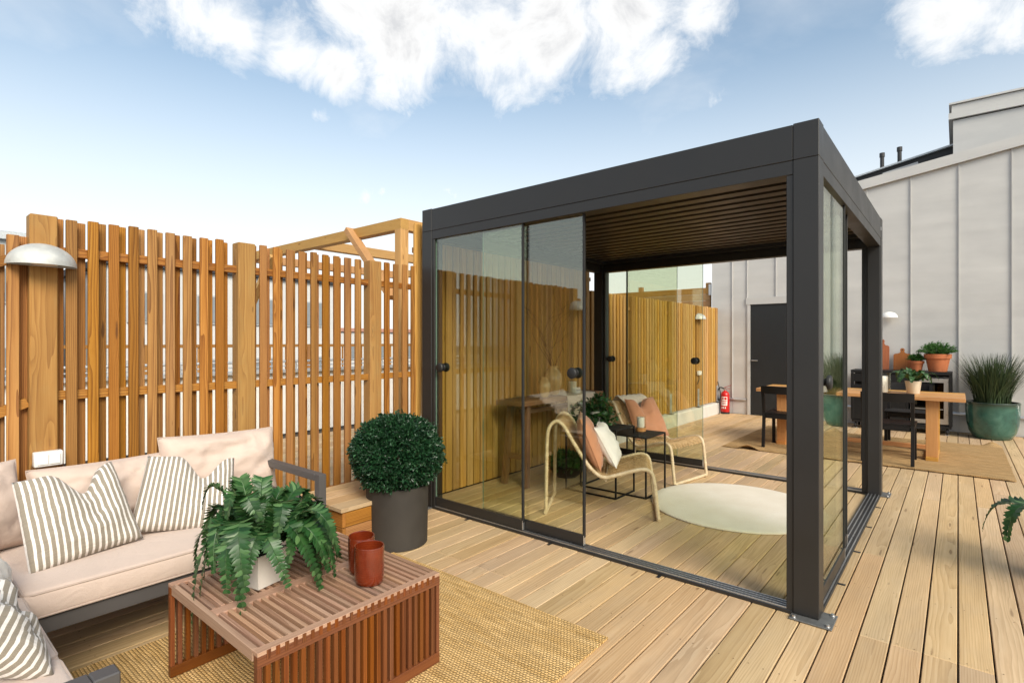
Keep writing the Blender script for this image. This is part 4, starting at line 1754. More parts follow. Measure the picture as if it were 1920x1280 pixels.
# ------------------------------------------------------------------ rattan lounge chairs
def rattan_chair(label, loc, rz, mat_frame='rattan_pale', mat_seat='rattan'):
    C = thing('rattan_chair', label, 'chair', loc, rz)
    W = .60
    ctrl = [(0.0, .02), (.004, .30), (.010, .60), (.030, .705), (.085, .752), (.145, .715), (.205, .62), (.330, .43), (.415, .345), (.475, .325), (.56, .345),
            (.70, .388), (.775, .402), (.825, .382), (.850, .315), (.872, .12), (.885, .02)]
    prof = smooth_path([Vector((x, 0, z)) for x, z in ctrl], 8)
    fl = resample(prof, .0075)

    def rad(i):
        return .0150 + (.0022 if i % 3 == 0 else 0.0)

    for s in (-1, 1):
        pts = [p + Vector((0, s * W / 2 - (s * .035 * math.exp(-((p.x - .085) / .12) ** 2)), 0)) for p in fl]
        part('side_frame', MB().tube(pts, [rad(i) for i in range(len(pts))], 8), mat_frame, C, smooth=True, angle=70)
    for xx in (0.0, .885):
        pts = resample([Vector((xx, -W / 2 + .003, .018)), Vector((xx, W / 2 - .003, .018))], .0075)
        part('floor_bar', MB().tube(pts, [rad(i) for i in range(len(pts))], 8), mat_frame, C, smooth=True, angle=70)
        for s in (-1, 1):
            part('foot_cap', MB().lathe([(.0, 0), (.011, 0), (.011, .008), (0, .008)], 10), 'rubber', C, (xx, s * (W / 2 - .04), -.0005))
    # woven surface: cross strands hung between the side frames, over and under warp strands
    a = next(i for i, p in enumerate(fl) if p.x > .02 and p.z > .68)
    b = max(i for i, p in enumerate(fl) if p.z > .34)
    core = fl[a:b]
    m = MB()
    fine = resample(core, .0120)
    for i, p in enumerate(fine):
        tan = (fine[min(i + 1, len(fine) - 1)] - fine[max(i - 1, 0)]).normalized()
        nrm = Vector((-tan.z, 0, tan.x))
        if nrm.z < 0 and p.x > .2:
            nrm = -nrm
        hw = W / 2 - .035 * math.exp(-((p.x - .085) / .12) ** 2)
        pts = []
        nseg = 18
        for k in range(nseg + 1):
            u = -1 + 2 * k / nseg
            sag = .022 * (1 - u * u) * (1.0 if p.x > .25 else .6)
            wv = .0035 * (1 if (k + i) % 2 else -1)
            pts.append(Vector((p.x, u * hw, p.z)) - nrm * (sag - wv))
        m.tube(pts, .0036, 4, cap=False)
    o = part('cross_weave', fast_mesh(m, 'cross_weave', mat_seat, True), None, C)
    o['kind'] = 'stuff'
    m = MB()
    for k in range(1, 12):
        u = -1 + 2 * k / 12
        pts = []
        for p in fine[::3] + [fine[-1]]:
            hw = W / 2 - .035 * math.exp(-((p.x - .085) / .12) ** 2)
            pts.append(Vector((p.x, u * hw, p.z - .022 * (1 - u * u) * (1.0 if p.x > .25 else .6) * .9)))
        m.tube(pts, .0034, 4, cap=False)
    o = part('warp_weave', fast_mesh(m, 'warp_weave', mat_seat, True), None, C)
    o['kind'] = 'stuff'
    # stretcher under the seat
    part('seat_stretcher', MB().tube([(.48, -W / 2 + .01, .302), (.48, W / 2 - .01, .302)], .011, 8), mat_frame, C, smooth=True)
    return C


# chair 1: rear feet at (-2.03,.46) and (-2.33,1.02), facing (.88,.47)
c1 = rattan_chair('pale rattan lounge chair holding a tan and a white cushion, beside the side tables', (-2.175, .745, .001), R(28))
c2 = rattan_chair('rattan lounge chair with a cream throw over its back', (-2.40, 2.395, .001), R(-9), 'rattan_pale', 'rattan')


def on_chair(loc, rz, p):
    c, s = math.cos(rz), math.sin(rz)
    return (loc[0] + c * p[0] - s * p[1], loc[1] + s * p[0] + c * p[1], loc[2] + p[2])


L1, R1 = (-2.175, .745, 0), R(28)
pillow('tan_cushion', 'tan linen cushion leaning on the back of the chair nearer the sliding panes', on_chair(L1, R1, (.425, -.07, .375)), R1 + R(4), R(22), .46, .44, .15, 'tan_cloth', seed=61, seam='tan_cloth', wrinkle=.010, box=.5)
pillow('white_cushion', 'white cushion with a pinched top in front of the tan one', on_chair(L1, R1, (.575, -.02, .385)), R1 + R(-4), R(30), .40, .36, .14, 'white_cloth', seed=66, chop=.085, chop_u=.1, wrinkle=.013, box=.5, seam='white_cloth')
L2, R2 = (-2.40, 2.395, 0), R(-9)
pillow('tan_cushion', 'tan linen cushion on the chair that has the cream throw', on_chair(L2, R2, (.46, -.02, .385)), R2 + R(-10), R(28), .47, .45, .15, 'tan_cloth', seed=73, seam='tan_cloth', chop=.10, chop_u=-.15, wrinkle=.012, box=.5)
# throw over the back of chair 2
ctrl = [(-.035, .46), (-.03, .60), (.005, .725), (.075, .790), (.160, .745), (.225, .64), (.31, .52)]
pr = smooth_path([Vector((x, 0, z)) for x, z in ctrl], 6)
v, f = [], []
ny = 26
for side in (0, 1):
    for i, p in enumerate(pr):
        for j in range(ny + 1):
            u = j / ny
            y = -.14 + .41 * u + .018 * math.sin(i * .22 + u * 2)
            n_ = noise.noise(Vector((i * .12, u * 7, 3)))
            tan = (pr[min(i + 1, len(pr) - 1)] - pr[max(i - 1, 0)]).normalized()
            nr = Vector((-tan.z, 0, tan.x))
            q = p + Vector((0, y, 0)) + nr * (.010 + .012 * n_ + .006 * math.sin(u * 26) - (0 if side == 0 else .006))
            v.append(tuple(q))
S_ = len(pr) * (ny + 1)
for i in range(len(pr) - 1):
    for j in range(ny):
        a = i * (ny + 1) + j
        f.append((a, a + 1, a + ny + 2, a + ny + 1))
        f.append((S_ + a, S_ + a + ny + 1, S_ + a + ny + 2, S_ + a + 1))
me = bpy.data.meshes.new('throw')
me.from_pydata(v, [], f)
me.materials.append(MATS['throw_cream'])
me.shade_smooth()
th = link('throw_blanket', me, None, (L2[0], L2[1], .002), (0, 0, R2))
tag(th, 'cream woven throw folded over the back of a rattan chair', 'throw')


# ------------------------------------------------------------------ nesting side tables
def side_table(label, lo, hi, h):
    x0, y0 = lo
    x1, y1 = hi
    T_ = thing('side_table', label, 'side table', ((x0 + x1) / 2, (y0 + y1) / 2, .001), 0, None)
    w, d = x1 - x0, y1 - y0
    link('top', bbox(w, d, .012, .002, 'black_metal'), T_, (0, 0, h - .006))
    r = .014
    for sx in (-1, 1):
        for sy in (-1, 1):
            link('leg', bbox(r, r, h - .0125 - r, .001, 'black_metal'), T_, (sx * (w / 2 - r / 2), sy * (d / 2 - r / 2), r + (h - .0125 - r) / 2))
    for sx in (-1, 1):
        link('foot_bar', bbox(r, d, r, .001, 'black_metal'), T_, (sx * (w / 2 - r / 2), 0, r / 2))
    for sy in (-1,):
        link('foot_bar', bbox(w - 2 * r, r, r, .001, 'black_metal'), T_, (0, sy * (d / 2 - r / 2), r / 2))
    return T_


side_table('lower black metal side table carrying the candle lantern', (-2.285, 1.385), (-1.592, 1.80), .545)
side_table('taller black metal side table carrying the ivy pot', (-2.33, 1.20), (-1.79, 1.56), .615)


def lantern(label, loc, r, h, ch, base=None):
    Ln = thing('candle_lantern', label, 'candle', loc)
    z0 = 0
    if base:
        part('wooden_base', MB().lathe([(0, 0), (r, 0), (r, base), (0, base)], 28), 'oak_z', Ln, smooth=True, angle=40)
        z0 = base
    part('glass_cylinder', MB().lathe([(r, z0), (r, h), (r - .003, h), (r - .003, z0)], 32), 'clear_glass', Ln, (0, 0, .0005), smooth=True, angle=40)
    c = part('candle', MB().lathe([(0, z0), (r * .70, z0), (r * .72, z0 + .004), (r * .72, z0 + ch - .004), (r * .68, z0 + ch), (0, z0 + ch - .003)], 24), 'wax', Ln, (0, 0, .001), smooth=True, angle=50)
    part('wick', MB().tube([(0, 0, z0 + ch - .004), (.001, 0, z0 + ch + .010)], .0012, 5), 'black_seal', c)
    return Ln


lantern('white candle in a glass cylinder on a wooden foot, on the lower side table', (-1.80, 1.70, .5465), .048, .145, .095, .035)


def ivy_leaf(m, p, d, nrm, s):
    """five-lobed leaf"""
    x = d.cross(nrm).normalized()
    u = x.cross(d).normalized()
    b = len(m.v)
    out = [(0, 0), (.42, .10), (.30, .38), (.62, .55), (.26, .68), (0, 1.05), (-.26, .68), (-.62, .55), (-.30, .38), (-.42, .10)]
    m.v.append(p + d * s * .45 + u * s * .06)
    for a, c in out:
        m.v.append(p + x * a * s + d * c * s - u * abs(a) * s * .25)
    for k in range(len(out)):
        m.f.append((b, b + 1 + k, b + 1 + (k + 1) % len(out)))


iv = thing('ivy_plant', 'bushy dark ivy in a white ribbed pot on the taller side table', 'plant', (-2.15, 1.42, .6165))
m = MB()
nrb = 40
for (r, z) in [(.0, 0), (.062, 0), (.072, .004), (.076, .12), (.070, .122), (.066, .10), (0, .10)]:
    for k in range(nrb * 2):
        a = 2 * math.pi * k / (nrb * 2)
        rr2 = r * (1 - (.03 if k % 2 else 0)) if .05 < r else r
        m.v.append(Vector((rr2 * math.cos(a), rr2 * math.sin(a), z)))
for i in range(6):
    for k in range(nrb * 2):
        m.f.append((i * nrb * 2 + k, i * nrb * 2 + (k + 1) % (nrb * 2), (i + 1) * nrb * 2 + (k + 1) % (nrb * 2), (i + 1) * nrb * 2 + k))
part('pot', m, 'white_ceramic', iv, weld=True)
rs = random.Random(17)
m = MB()
stems = MB()
for i in range(64):
    a = rs.uniform(0, 2 * math.pi)
    out_ = rs.uniform(.05, .25)
    up_ = rs.uniform(.04, .20) if rs.random() < .62 else rs.uniform(-.02, .06)
    droop = rs.uniform(0, .16)
    pts = []
    for k in range(8):
        t_ = k / 7
        pts.append(Vector((math.cos(a + .3 * t_) * out_ * t_ + .03 * math.cos(a), math.sin(a + .3 * t_) * out_ * t_ + .03 * math.sin(a),
                           .10 + up_ * math.sin(t_ * 2.2) - droop * t_ * t_)))
    stems.tube(pts, .0014, 4, cap=False)
    for k in range(1, 8):
        for _ in range(2):
            d = Vector((rs.gauss(0, 1), rs.gauss(0, 1), rs.gauss(-.2, .6))).normalized()
            nr = Vector((rs.gauss(0, .5) + math.cos(a) * .6, rs.gauss(0, .5) + math.sin(a) * .6, 1)).normalized()
            ivy_leaf(m, pts[k] + d * .01, d, nr, rs.uniform(.030, .052))
o = link('leaves', fast_mesh(m, 'leaves', 'ivy_leaf'), iv)
o['kind'] = 'stuff'
part('stems', stems, 'stem_brown', iv)

# ------------------------------------------------------------------ console bench with vases behind the panes
cb_ = thing('console_bench', 'rustic wooden console bench against the slatted wall inside the pergola', 'bench', (-2.78, 1.66, .001))
link('top', bbox(.34, 1.50, .05, .008, 'rustic_wood_y', 2), cb_, (0, 0, .805))
for sy in (-1, 1):
    for sx in (-1, 1):
        m = MB().bar((sx * .135, sy * .66, .0), (sx * .10, sy * .60, .781), .052, .05, (0, 1, 0))
        part('leg', m.mesh('leg', 'rustic_wood_z'), None, cb_)
    link('stretcher', bbox(.20, .035, .05, .004, 'rustic_wood_x'), cb_, (0, sy * .635, .28))
link('rail', bbox(.03, 1.16, .05, .004, 'rustic_wood_y'), cb_, (0.0, 0, .70))
CZ = .8315


def vase(label, loc, s, twigs=0, seed=1):
    V_ = thing('vase', label, 'vase', loc)
    prof = [(0, 0), (.052, 0), (.060, .006), (.080, .05), (.100, .12), (.104, .17), (.092, .225), (.066, .262), (.052, .275), (.050, .29), (.060, .302), (.062, .308), (.056, .31), (.046, .295), (.044, .27), (.04, .2), (0, .2)]
    part('body', MB().lathe([(r * s, z * s) for r, z in prof], 36), 'honey_glaze', V_, smooth=True, angle=60)
    rs = random.Random(seed)
    for i in range(twigs):
        a = rs.uniform(0, 6.28)
        m = MB()
        p = Vector((0, 0, .21 * s))
        pts = [p]
        d = Vector((math.cos(a) * .30, math.sin(a) * .38, 1)).normalized()
        for k in range(12):
            d = (d + Vector((rs.gauss(0, .20), rs.gauss(0, .22), .07))).normalized()
            p = p + d * .062
            if k == 0:
                p = Vector((0, 0, .31 * s)) + Vector((math.cos(a), math.sin(a), 0)) * .025 * s
            pts.append(p)
            if k > 2 and rs.random() < .5:
                q, e = p.copy(), (d + Vector((rs.gauss(0, .7), rs.gauss(0, .7), .2))).normalized()
                tw = [q]
                for _ in range(4):
                    e = (e + Vector((rs.gauss(0, .25), rs.gauss(0, .25), .05))).normalized()
                    q = q + e * .05
                    tw.append(q)
                m.tube(tw, [.0022, .002, .0016, .0012, .0008], 4, cap=False)
        m.tube(pts, [.0040 - .00022 * k for k in range(len(pts))], 5, cap=False)
        part('twig', m, 'stem_brown', V_)
    return V_


vase('small honey-glazed pottery vase on the console bench', (-2.72, 1.40, CZ), .66)
vase('tall honey-glazed pottery vase holding bare twigs on the console bench', (-2.80, 1.66, CZ), 1.0, 8, 5)
lantern('white block candle on the console bench beside the tall vase', (-2.76, 1.98, CZ), .062, .135, .125)
# runner cloth draped over the bench front
v, f = [], []
path = smooth_path([Vector((-.15, 0, .8345)), Vector((0, 0, .838)), Vector((.165, 0, .836)), Vector((.185, 0, .80)), Vector((.19, 0, .70)), Vector((.195, 0, .60))], 6)
for sd_ in (0, 1):
    for i, p in enumerate(path):
        for j in range(25):
            u = j / 24
            h_ = max(0, (.80 - p.z) / .2)
            y = -.02 + u * .55 * (1 - .12 * h_)
            x = p.x + h_ * .012 * math.sin(u * 22) + (0 if sd_ == 0 else (-.004 if p.x > .18 else 0))
            z = p.z + (.10 * h_ * (abs(u - .35) - .4)) + (0 if sd_ == 0 else (-.003 if p.x <= .18 else 0)) + .0015 * math.sin(u * 14 + i)
            v.append((x, y, z))
S_ = len(path) * 25
for i in range(len(path) - 1):
    for j in range(24):
        a = i * 25 + j
        f += [(a, a + 25, a + 26, a + 1), (S_ + a, S_ + a + 1, S_ + a + 26, S_ + a + 25)]
me = bpy.data.meshes.new('runner')
me.from_pydata(v, [], f)
me.materials.append(MATS['pale_runner'])
me.shade_smooth()
tag(link('table_runner', me, None, (-2.78, 1.66, .001)), 'thin pale cloth draped over the front of the console bench', 'cloth')
bw_ = thing('bowl_plant', 'low leafy plant in a wide black bowl on the deck under the console bench', 'plant', (-2.60, 1.63, .001))
part('bowl', MB().lathe([(0, 0), (.10, 0), (.15, .04), (.185, .11), (.188, .115), (.178, .115), (.14, .06), (0, .05)], 36), 'black_metal', bw_, smooth=True, angle=50)
m = cloud_leaves(1500, (.19, .19, .13), 23, .06, .022, shell=.4, lump=.2, zmin=-.1)
o = link('leaves', fast_mesh(m, 'leaves', 'herb_leaf'), bw_, (0, 0, .11))
o['kind'] = 'stuff'

# ------------------------------------------------------------------ fire extinguisher by the metal wall
fe = thing('fire_extinguisher', 'red fire extinguisher with black hose standing by the metal wall', 'extinguisher', (-2.955, 7.66, .001))
part('base_ring', MB().lathe([(0, 0), (.082, 0), (.084, .035), (.0, .035)], 24), 'rubber', fe, smooth=True, angle=40)
part('cylinder', MB().lathe([(0, .035), (.080, .035), (.082, .04), (.082, .36), (.074, .395), (.052, .42), (.030, .432), (.026, .45), (0, .45)], 28), 'red_paint', fe, smooth=True, angle=50)
lab = MB()
for z0_, z1_ in ((.16, .33),):
    for k in range(8):
        a0, a1 = R(-120 + k * 9.5), R(-120 + (k + 1) * 9.5)
        lab.poly([(.0832 * math.cos(a0), .0832 * math.sin(a0), z0_), (.0832 * math.cos(a1), .0832 * math.sin(a1), z0_), (.0832 * math.cos(a1), .0832 * math.sin(a1), z1_), (.0832 * math.cos(a0), .0832 * math.sin(a0), z1_)])
part('label_sheet', lab, 'paper_label', fe)
lab = MB()
for z0_, z1_, k0_, k1_ in ((.27, .318, 1, 3), (.27, .318, 4, 7), (.235, .252, 1, 7), (.208, .22, 1, 6), (.182, .193, 1, 7)):
    for k in range(k0_, k1_):
        a0, a1 = R(-120 + k * 9.5), R(-120 + (k + 1) * 9.5)
        q = .0836
        lab.poly([(q * math.cos(a0), q * math.sin(a0), z0_), (q * math.cos(a1), q * math.sin(a1), z0_), (q * math.cos(a1), q * math.sin(a1), z1_), (q * math.cos(a0), q * math.sin(a0), z1_)])
part('label_print', lab, 'red_paint', fe)
for k in range(3):
    part('pictogram', MB().box((.0842 * math.cos(R(-112 + k * 22)), .0842 * math.sin(R(-112 + k * 22)), .118), (.018, .002, .03), Euler((0, 0, R(-112 + k * 22 + 90)))), 'paper_label', fe)
part('valve', MB().lathe([(0, .45), (.02, .45), (.02, .49), (.012, .5), (0, .5)], 14), 'stainless', fe, smooth=True)
part('lever', MB().bar((-.02, 0, .50), (.12, -.03, .555), .02, .008).bar((-.02, 0, .485), (.10, -.03, .49), .018, .008), 'red_paint', fe)
part('hose', MB().tube(smooth_path([(-.02, 0, .48), (-.09, -.02, .50), (-.14, -.03, .40), (-.12, -.03, .25), (-.10, -.03, .12)], 6), .012, 8), 'rubber', fe, smooth=True)
hs = link('wall_cable', MB().tube(smooth_path([(-3.07, 7.58, .62), (-3.03, 7.55, .50), (-2.995, 7.52, .36), (-3.015, 7.50, .20), (-3.0, 7.47, .05), (-3.0, 7.44, .008)], 6), .009, 6).mesh('wall_cable', 'rubber', True))
tag(hs, 'black cable hanging at the end of the back fence beside the extinguisher', 'cable')

# ------------------------------------------------------------------ dining set
dt = thing('dining_table', 'oak plank dining table with square legs on the far jute rug', 'dining table', (-.50, 5.21, .018))
for i in range(5):
    link('top_plank', bbox(2.20, .172, .042, .002, 'oak_x'), dt, (0, -.348 + i * .174, .722))
for sx in (-1, 1):
    x = sx * .80
    for sy in (-1, 1):
        link('leg', bbox(.115, .10, .655, .003, 'oak_z'), dt, (x, sy * .30, .045 + .3275))
    link('foot', bbox(.115, .76, .045, .003, 'oak_y'), dt, (x, 0, .0225))
link('stretcher', bbox(1.48, .06, .05, .003, 'oak_x'), dt, (0, 0, .10))


def dining_chair(label, loc, rz):
    D_ = thing('dining_chair', label, 'chair', loc, rz)
    W, Dp = .50, .44
    bw = 'black_wood'
    for sx in (-1, 1):
        m = MB().bar((sx * (W / 2 - .018), -Dp / 2 - .03, 0), (sx * (W / 2 - .018), -Dp / 2 + .012, .44), .034, .036, (0, 1, 0))
        m.bar((sx * (W / 2 - .018), -Dp / 2 + .012, .438), (sx * (W / 2 - .018), -Dp / 2 - .045, .79), .034, .034, (0, 1, 0))
        part('back_leg', m, bw, D_)
        part('front_leg', MB().bar((sx * (W / 2 - .02), Dp / 2 - .01, 0), (sx * (W / 2 - .02), Dp / 2 - .02, .43), .034, .036, (0, 1, 0)), bw, D_)
        link('side_rail', bbox(.024, Dp - .06, .05, .002, bw), D_, (sx * (W / 2 - .02), 0, .405))
    link('front_rail', bbox(W - .08, .024, .05, .002, bw), D_, (0, Dp / 2 - .018, .405))
    link('back_seat_rail', bbox(W - .08, .024, .05, .002, bw), D_, (0, -Dp / 2 + .01, .405))
    m = MB()
    nx, nyy = 10, 8
    for top in (1, 0):
        for i in range(nx + 1):
            for j in range(nyy + 1):
                x, y = (i / nx - .5) * (W + .005), (j / nyy - .5) * (Dp - .005)
                m.v.append(Vector((x, y, .452 - .016 * (1 - (2 * i / nx - 1) ** 2) * (1 - (2 * j / nyy - 1) ** 4) - (0 if top else .018))))
    s = (nx + 1) * (nyy + 1)
    for i in range(nx):
        for j in range(nyy):
            a = i * (nyy + 1) + j
            m.f += [(a, a + nyy + 1, a + nyy + 2, a + 1), (s + a, s + a + 1, s + a + nyy + 2, s + a + nyy + 1)]
    ring = [i * (nyy + 1) for i in range(nx + 1)] + [nx * (nyy + 1) + j for j in range(1, nyy + 1)] + [i * (nyy + 1) + nyy for i in range(nx - 1, -1, -1)] + [j for j in range(nyy - 1, 0, -1)]
    for a, b in zip(ring, ring[1:] + ring[:1]):
        m.f.append((a, s + a, s + b, b))
    part('seat', m, bw, D_, smooth=True, angle=40)
    m = MB()
    n = 12
    for k in range(n + 1):
        x = (k / n - .5) * (W + .002)
        bow = -.035 * (1 - (2 * k / n - 1) ** 2)
        y = -Dp / 2 - .046 + bow
        for dy, z in ((-.011, .705), (.011, .705), (.011, .805), (-.011, .805)):
            m.v.append(Vector((x, y + dy - (z - .705) * .15, z)))
    for k in range(n):
        for e in range(4):
            m.f.append((k * 4 + e, k * 4 + (e + 1) % 4, k * 4 + 4 + (e + 1) % 4, k * 4 + 4 + e))
    m.f += [(3, 2, 1, 0), (n * 4, n * 4 + 1, n * 4 + 2, n * 4 + 3)]
    part('backrest', m, bw, D_, smooth=True, angle=40)
    return D_


CH = .020
dining_chair('black wooden dining chair tucked under the table side nearer the pergola, by the fern end', (-.085, 4.60, CH), 0)
dining_chair('black wooden dining chair tucked under the table side nearer the pergola, by the door end', (-1.19, 4.72, CH), R(-2))
dining_chair('black wooden dining chair on the sideboard side of the table, by the fern end', (.02, 5.90, CH), R(180))
dining_chair('black wooden dining chair on the sideboard side of the table, by the door end', (-1.12, 5.92, CH), R(177))
TZ2 = .018 + .7435
fern('table_fern', 'small green fern in a beige tapered pot on the dining table', (.11, 5.18, TZ2), .145, 20, .82,
     round_pot([(0, 0), (.060, 0), (.064, .004), (.084, .15), (.084, .156), (.078, .156), (.072, .12), (0, .12)], 'throw_cream', .074, .125), 19, width=.062, npair=16, rise=(.10, .20), droop=(.22, .38), reach=(.18, .29))
lantern('large white pillar candle in a glass cylinder on the dining table', (-.21, 5.20, TZ2), .092, .24, .20)

# ------------------------------------------------------------------ outdoor kitchen cart with fridge
ca = thing('kitchen_cart', 'black wheeled outdoor kitchen cart with a glass door fridge against the metal wall', 'sideboard', (-.17, 7.46, .001))
CW, CD_, CHH = 1.28, .50, .94
link('counter_top', bbox(CW, CD_, .045, .003, 'black_metal'), ca, (0, 0, CHH - .0225))
link('top_drawer', bbox(CW * .62, .02, .13, .003, 'black_metal'), ca, (-CW * .18, -CD_ / 2 + .015, CHH - .12))
link('bottom_shelf', bbox(CW - .02, CD_ - .02, .04, .003, 'black_metal'), ca, (0, 0, .12))
link('back_panel', bbox(CW - .06, .015, CHH - .2, .001, 'black_metal'), ca, (0, CD_ / 2 - .01, .14 + (CHH - .2) / 2))
for sx in (-1, 1):
    for sy in (-1, 1):
        link('corner_post', bbox(.04, .04, CHH - .19, .002, 'black_metal'), ca, (sx * (CW / 2 - .02), sy * (CD_ / 2 - .02), .142 + (CHH - .19) / 2))
        w_ = part('caster', MB().lathe([(0, -.014), (.040, -.014), (.046, -.008), (.046, .008), (.040, .014), (0, .014)], 18), 'rubber', ca, (sx * (CW / 2 - .06), sy * (CD_ / 2 - .06), .047), (0, R(90), 0), smooth=True, angle=40)
        part('caster_fork', MB().box((.05, 0, -.0), (.02, .03, .05)), 'galvanised', w_)
for sx in (-.28, .10):
    link('divider', bbox(.03, CD_ - .05, CHH - .19, .002, 'black_metal'), ca, (sx, 0, .141 + (CHH - .19) / 2))
for x in (-.46, -.09):
    link('cupboard_door', bbox(.34, .018, .56, .003, 'black_metal'), ca, (x, -CD_ / 2 + .013, .43))
fr_ = part('fridge', bbox(.47, CD_ - .10, .70, .004, 'stainless'), None, ca, (.365, .02, .50))
link('fridge_door', bbox(.46, .022, .69, .004, 'stainless'), fr_, (0, -.215, 0))
link('door_glass', bbox(.35, .006, .54, .001, 'dark_glass'), fr_, (0, -.229, .01))
link('door_handle', bbox(.018, .03, .45, .004, 'aluminium'), fr_, (-.205, -.243, 0))
for zz in (-.12, .06):
    link('fridge_shelf', bbox(.34, .004, .012, .001, 'aluminium'), fr_, (0, -.234, zz))
CTZ = CHH + .0015


def board_cut(label, loc, w, h, hole=True, rz=0.0, lean=R(8), handle=.10):
    B_ = thing('cutting_board', label, 'cutting board', loc, rz)
    pts = []
    hb = h - handle
    pts = [(-w / 2, 0), (w / 2, 0), (w / 2, hb - .03)]
    for k in range(7):
        a = k / 6 * math.pi / 2
        pts.append((w / 2 - .05 * (1 - math.cos(a)) * 1.0, hb - .03 + .03 * math.sin(a)))
    nk = .024
    pts += [(nk + .012, hb + .012), (nk, hb + .035)]
    for k in range(9):
        a = -0.3 + k / 8 * (math.pi + .6)
        pts.append((.030 * math.cos(a), h - .03 + .030 * math.sin(a)))
    right = [p for p in pts]
    half = [(x, z) for x, z in pts if x >= 0]
    out_ = [(x, z) for x, z in half] + [(-x, z) for x, z in reversed(half) if x > 1e-4]
    m = MB().prism([(x, 0, z) for x, z in out_], (0, .022, 0))
    o_ = part('board', m, 'acacia_z', B_, rot=(-lean, 0, 0))
    part('hanging_hole', MB().disc((0, -.0008, h - .03), .009, 14, (0, -1, 0)), 'rubber', B_, rot=(-lean, 0, 0))
    return B_


board_cut('tall acacia cutting board leaning on the metal wall', (-.43, 7.67, CTZ), .19, .50)
board_cut('shorter wide acacia cutting board leaning on the metal wall next to a terracotta pot', (-.16, 7.66, CTZ), .235, .355, handle=.09)


def terracotta(s):
    return round_pot([(0, 0), (.062 * s, 0), (.066 * s, .003), (.086 * s, .115 * s), (.096 * s, .116 * s), (.100 * s, .155 * s), (.094 * s, .156 * s), (.088 * s, .12 * s), (0, .12 * s)], 'terracotta', .086 * s, .125 * s)


def herb(name, label, loc, s, seed, n, rad, zc):
    H_ = thing(name, label, 'plant', loc)
    terracotta(s)(H_)
    rs = random.Random(seed)
    m = MB()
    st = MB()
    for i in range(n):
        a = rs.uniform(0, 6.283)
        r_ = rs.uniform(.1, 1) ** .7
        tip = Vector((math.cos(a) * rad[0] * r_, math.sin(a) * rad[0] * r_, zc + rad[1] * (1.05 - .75 * r_ * r_) * rs.uniform(.7, 1.1)))
        root = Vector((math.cos(a) * .03 * s, math.sin(a) * .03 * s, .12 * s))
        mid_ = root.lerp(tip, .5) + Vector((0, 0, .03))
        pts = smooth_path([root, mid_, tip], 5)
        st.tube(pts, .0012, 3, cap=False)
        for k in range(3, len(pts)):
            for _ in range(5):
                d = ((pts[k] - pts[k - 1]).normalized() * .8 + Vector((rs.gauss(0, .6), rs.gauss(0, .6), rs.gauss(0, .4)))).normalized()
                leaf_quad(m, pts[k].lerp(pts[k - 1], rs.random()), d, Vector((rs.gauss(0, 1), rs.gauss(0, 1), 1)).normalized(), rs.uniform(.022, .042), rs.uniform(.005, .009))
    o = link('leaves', fast_mesh(m, 'leaves', 'herb_leaf'), H_)
    o['kind'] = 'stuff'
    part('stems', st, 'herb_leaf', H_)
    return H_


herb('herb_pot', 'small herb in a small terracotta pot on the kitchen cart', (.035, 7.40, CTZ), 1.02, 3, 60, (.13, .11), .15)
herb('herb_pot', 'large bushy herb in a big terracotta pot on the kitchen cart', (.295, 7.40, CTZ), 1.72, 5, 130, (.27, .19), .25)

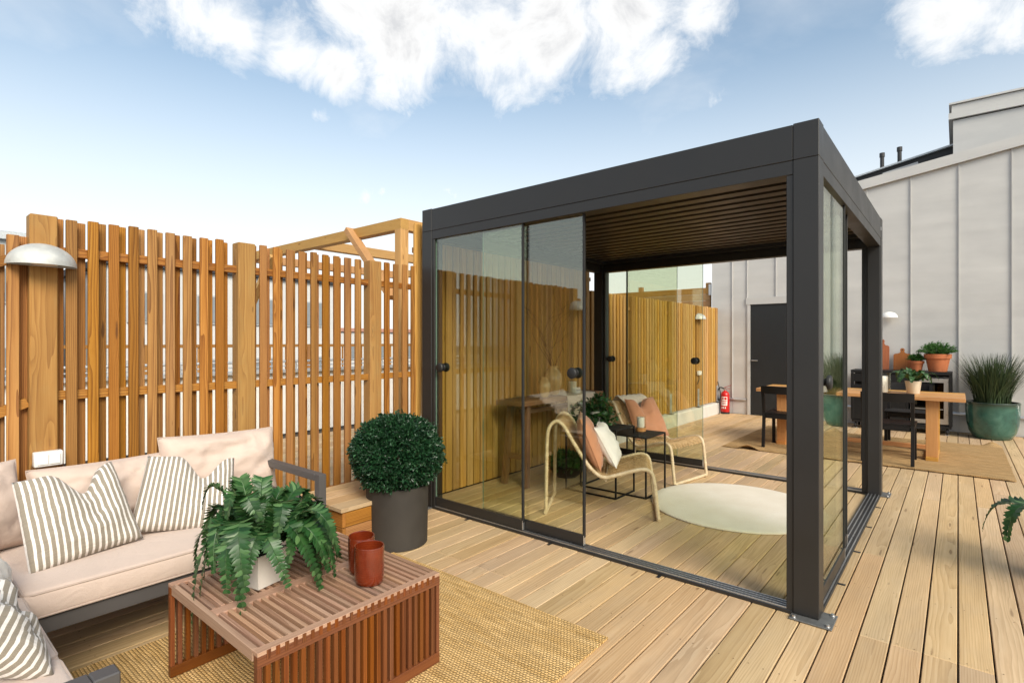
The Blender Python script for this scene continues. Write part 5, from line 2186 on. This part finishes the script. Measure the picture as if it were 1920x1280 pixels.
# ------------------------------------------------------------------ big green pot with tall grass
gp = thing('grass_pot', 'tall dark grass in a large green glazed pot by the metal wall', 'plant', (.915, 7.38, .001))
part('pot', MB().lathe([(0, 0), (.19, 0), (.215, .012), (.262, .10), (.290, .22), (.300, .36), (.302, .50), (.308, .515), (.304, .528), (.290, .528), (.284, .50), (.280, .45), (0, .45)], 56), 'green_glaze', gp, smooth=True, angle=50)
part('soil', MB().disc((0, 0, .478), .283, 32), 'soil', gp)
rs = random.Random(41)
m = MB()
for i in range(900):
    a = rs.uniform(0, 6.283)
    r0 = .20 * rs.random() ** .6
    root = Vector((r0 * math.cos(a), r0 * math.sin(a), .47))
    h_ = rs.uniform(.45, .86)
    a2 = a + rs.uniform(-.7, .7)
    lean_ = (r0 / .20) * rs.uniform(.12, .40) + rs.uniform(0, .08)
    w_ = rs.uniform(.0035, .0065)
    prev = None
    nseg = 5
    side = Vector((-math.sin(a2), math.cos(a2), 0))
    for k in range(nseg + 1):
        t_ = k / nseg
        p = root + Vector((math.cos(a2) * lean_ * t_ ** 1.8, math.sin(a2) * lean_ * t_ ** 1.8, h_ * (t_ - .10 * t_ ** 3)))
        ww = w_ * (1 - t_ ** 2) + .0006
        m.v += [p - side * ww, p + side * ww]
        if k:
            b = len(m.v) - 4
            m.f.append((b, b + 1, b + 3, b + 2))
o = link('grass_blades', fast_mesh(m, 'grass_blades', 'grass_blade'), gp)
o['kind'] = 'stuff'

# ------------------------------------------------------------------ fern at the right, mostly out of view
fern('floor_fern', 'green fern on the open deck beside the pergola, only its frond tips showing', (1.10, 1.33, .001), .30, 13, 1.35,
     round_pot([(0, 0), (.07, 0), (.074, .005), (.095, .26), (.095, .27), (.088, .27), (.084, .24), (0, .24)], 'planter_clay', .084, .245), 29, width=.055, npair=22, rise=(.14, .24), droop=(.30, .45), reach=(.26, .36))

# ------------------------------------------------------------------ look-alikes belong together
GROUPS = {'dining_chair': 'black dining chairs around the oak table', 'rattan_chair': 'rattan lounge chairs in the pergola', 'back_cushion': 'beige back cushions of the sofa',
          'striped_cushion': 'striped cushions on the sofa', 'mug': 'rust red mugs on the coffee table', 'cutting_board': 'cutting boards on the kitchen cart',
          'herb_pot': 'terracotta herb pots on the kitchen cart', 'wall_lamp': 'half-dome wall lamps', 'side_table': 'black nesting side tables', 'switch_box': 'white switch boxes on the fence',
          'tan_cushion': 'tan cushions on the rattan chairs', 'white_cushion': 'white cushions', 'jute_rug': 'woven jute rugs', 'vase': 'honey-glazed vases on the bench',
          'candle_lantern': 'white candles on the terrace', 'office_building': 'buildings beyond the fence'}
for o in list(scene.objects):
    if o.parent is None and o.name.split('.')[0] in GROUPS:
        o['group'] = GROUPS[o.name.split('.')[0]]
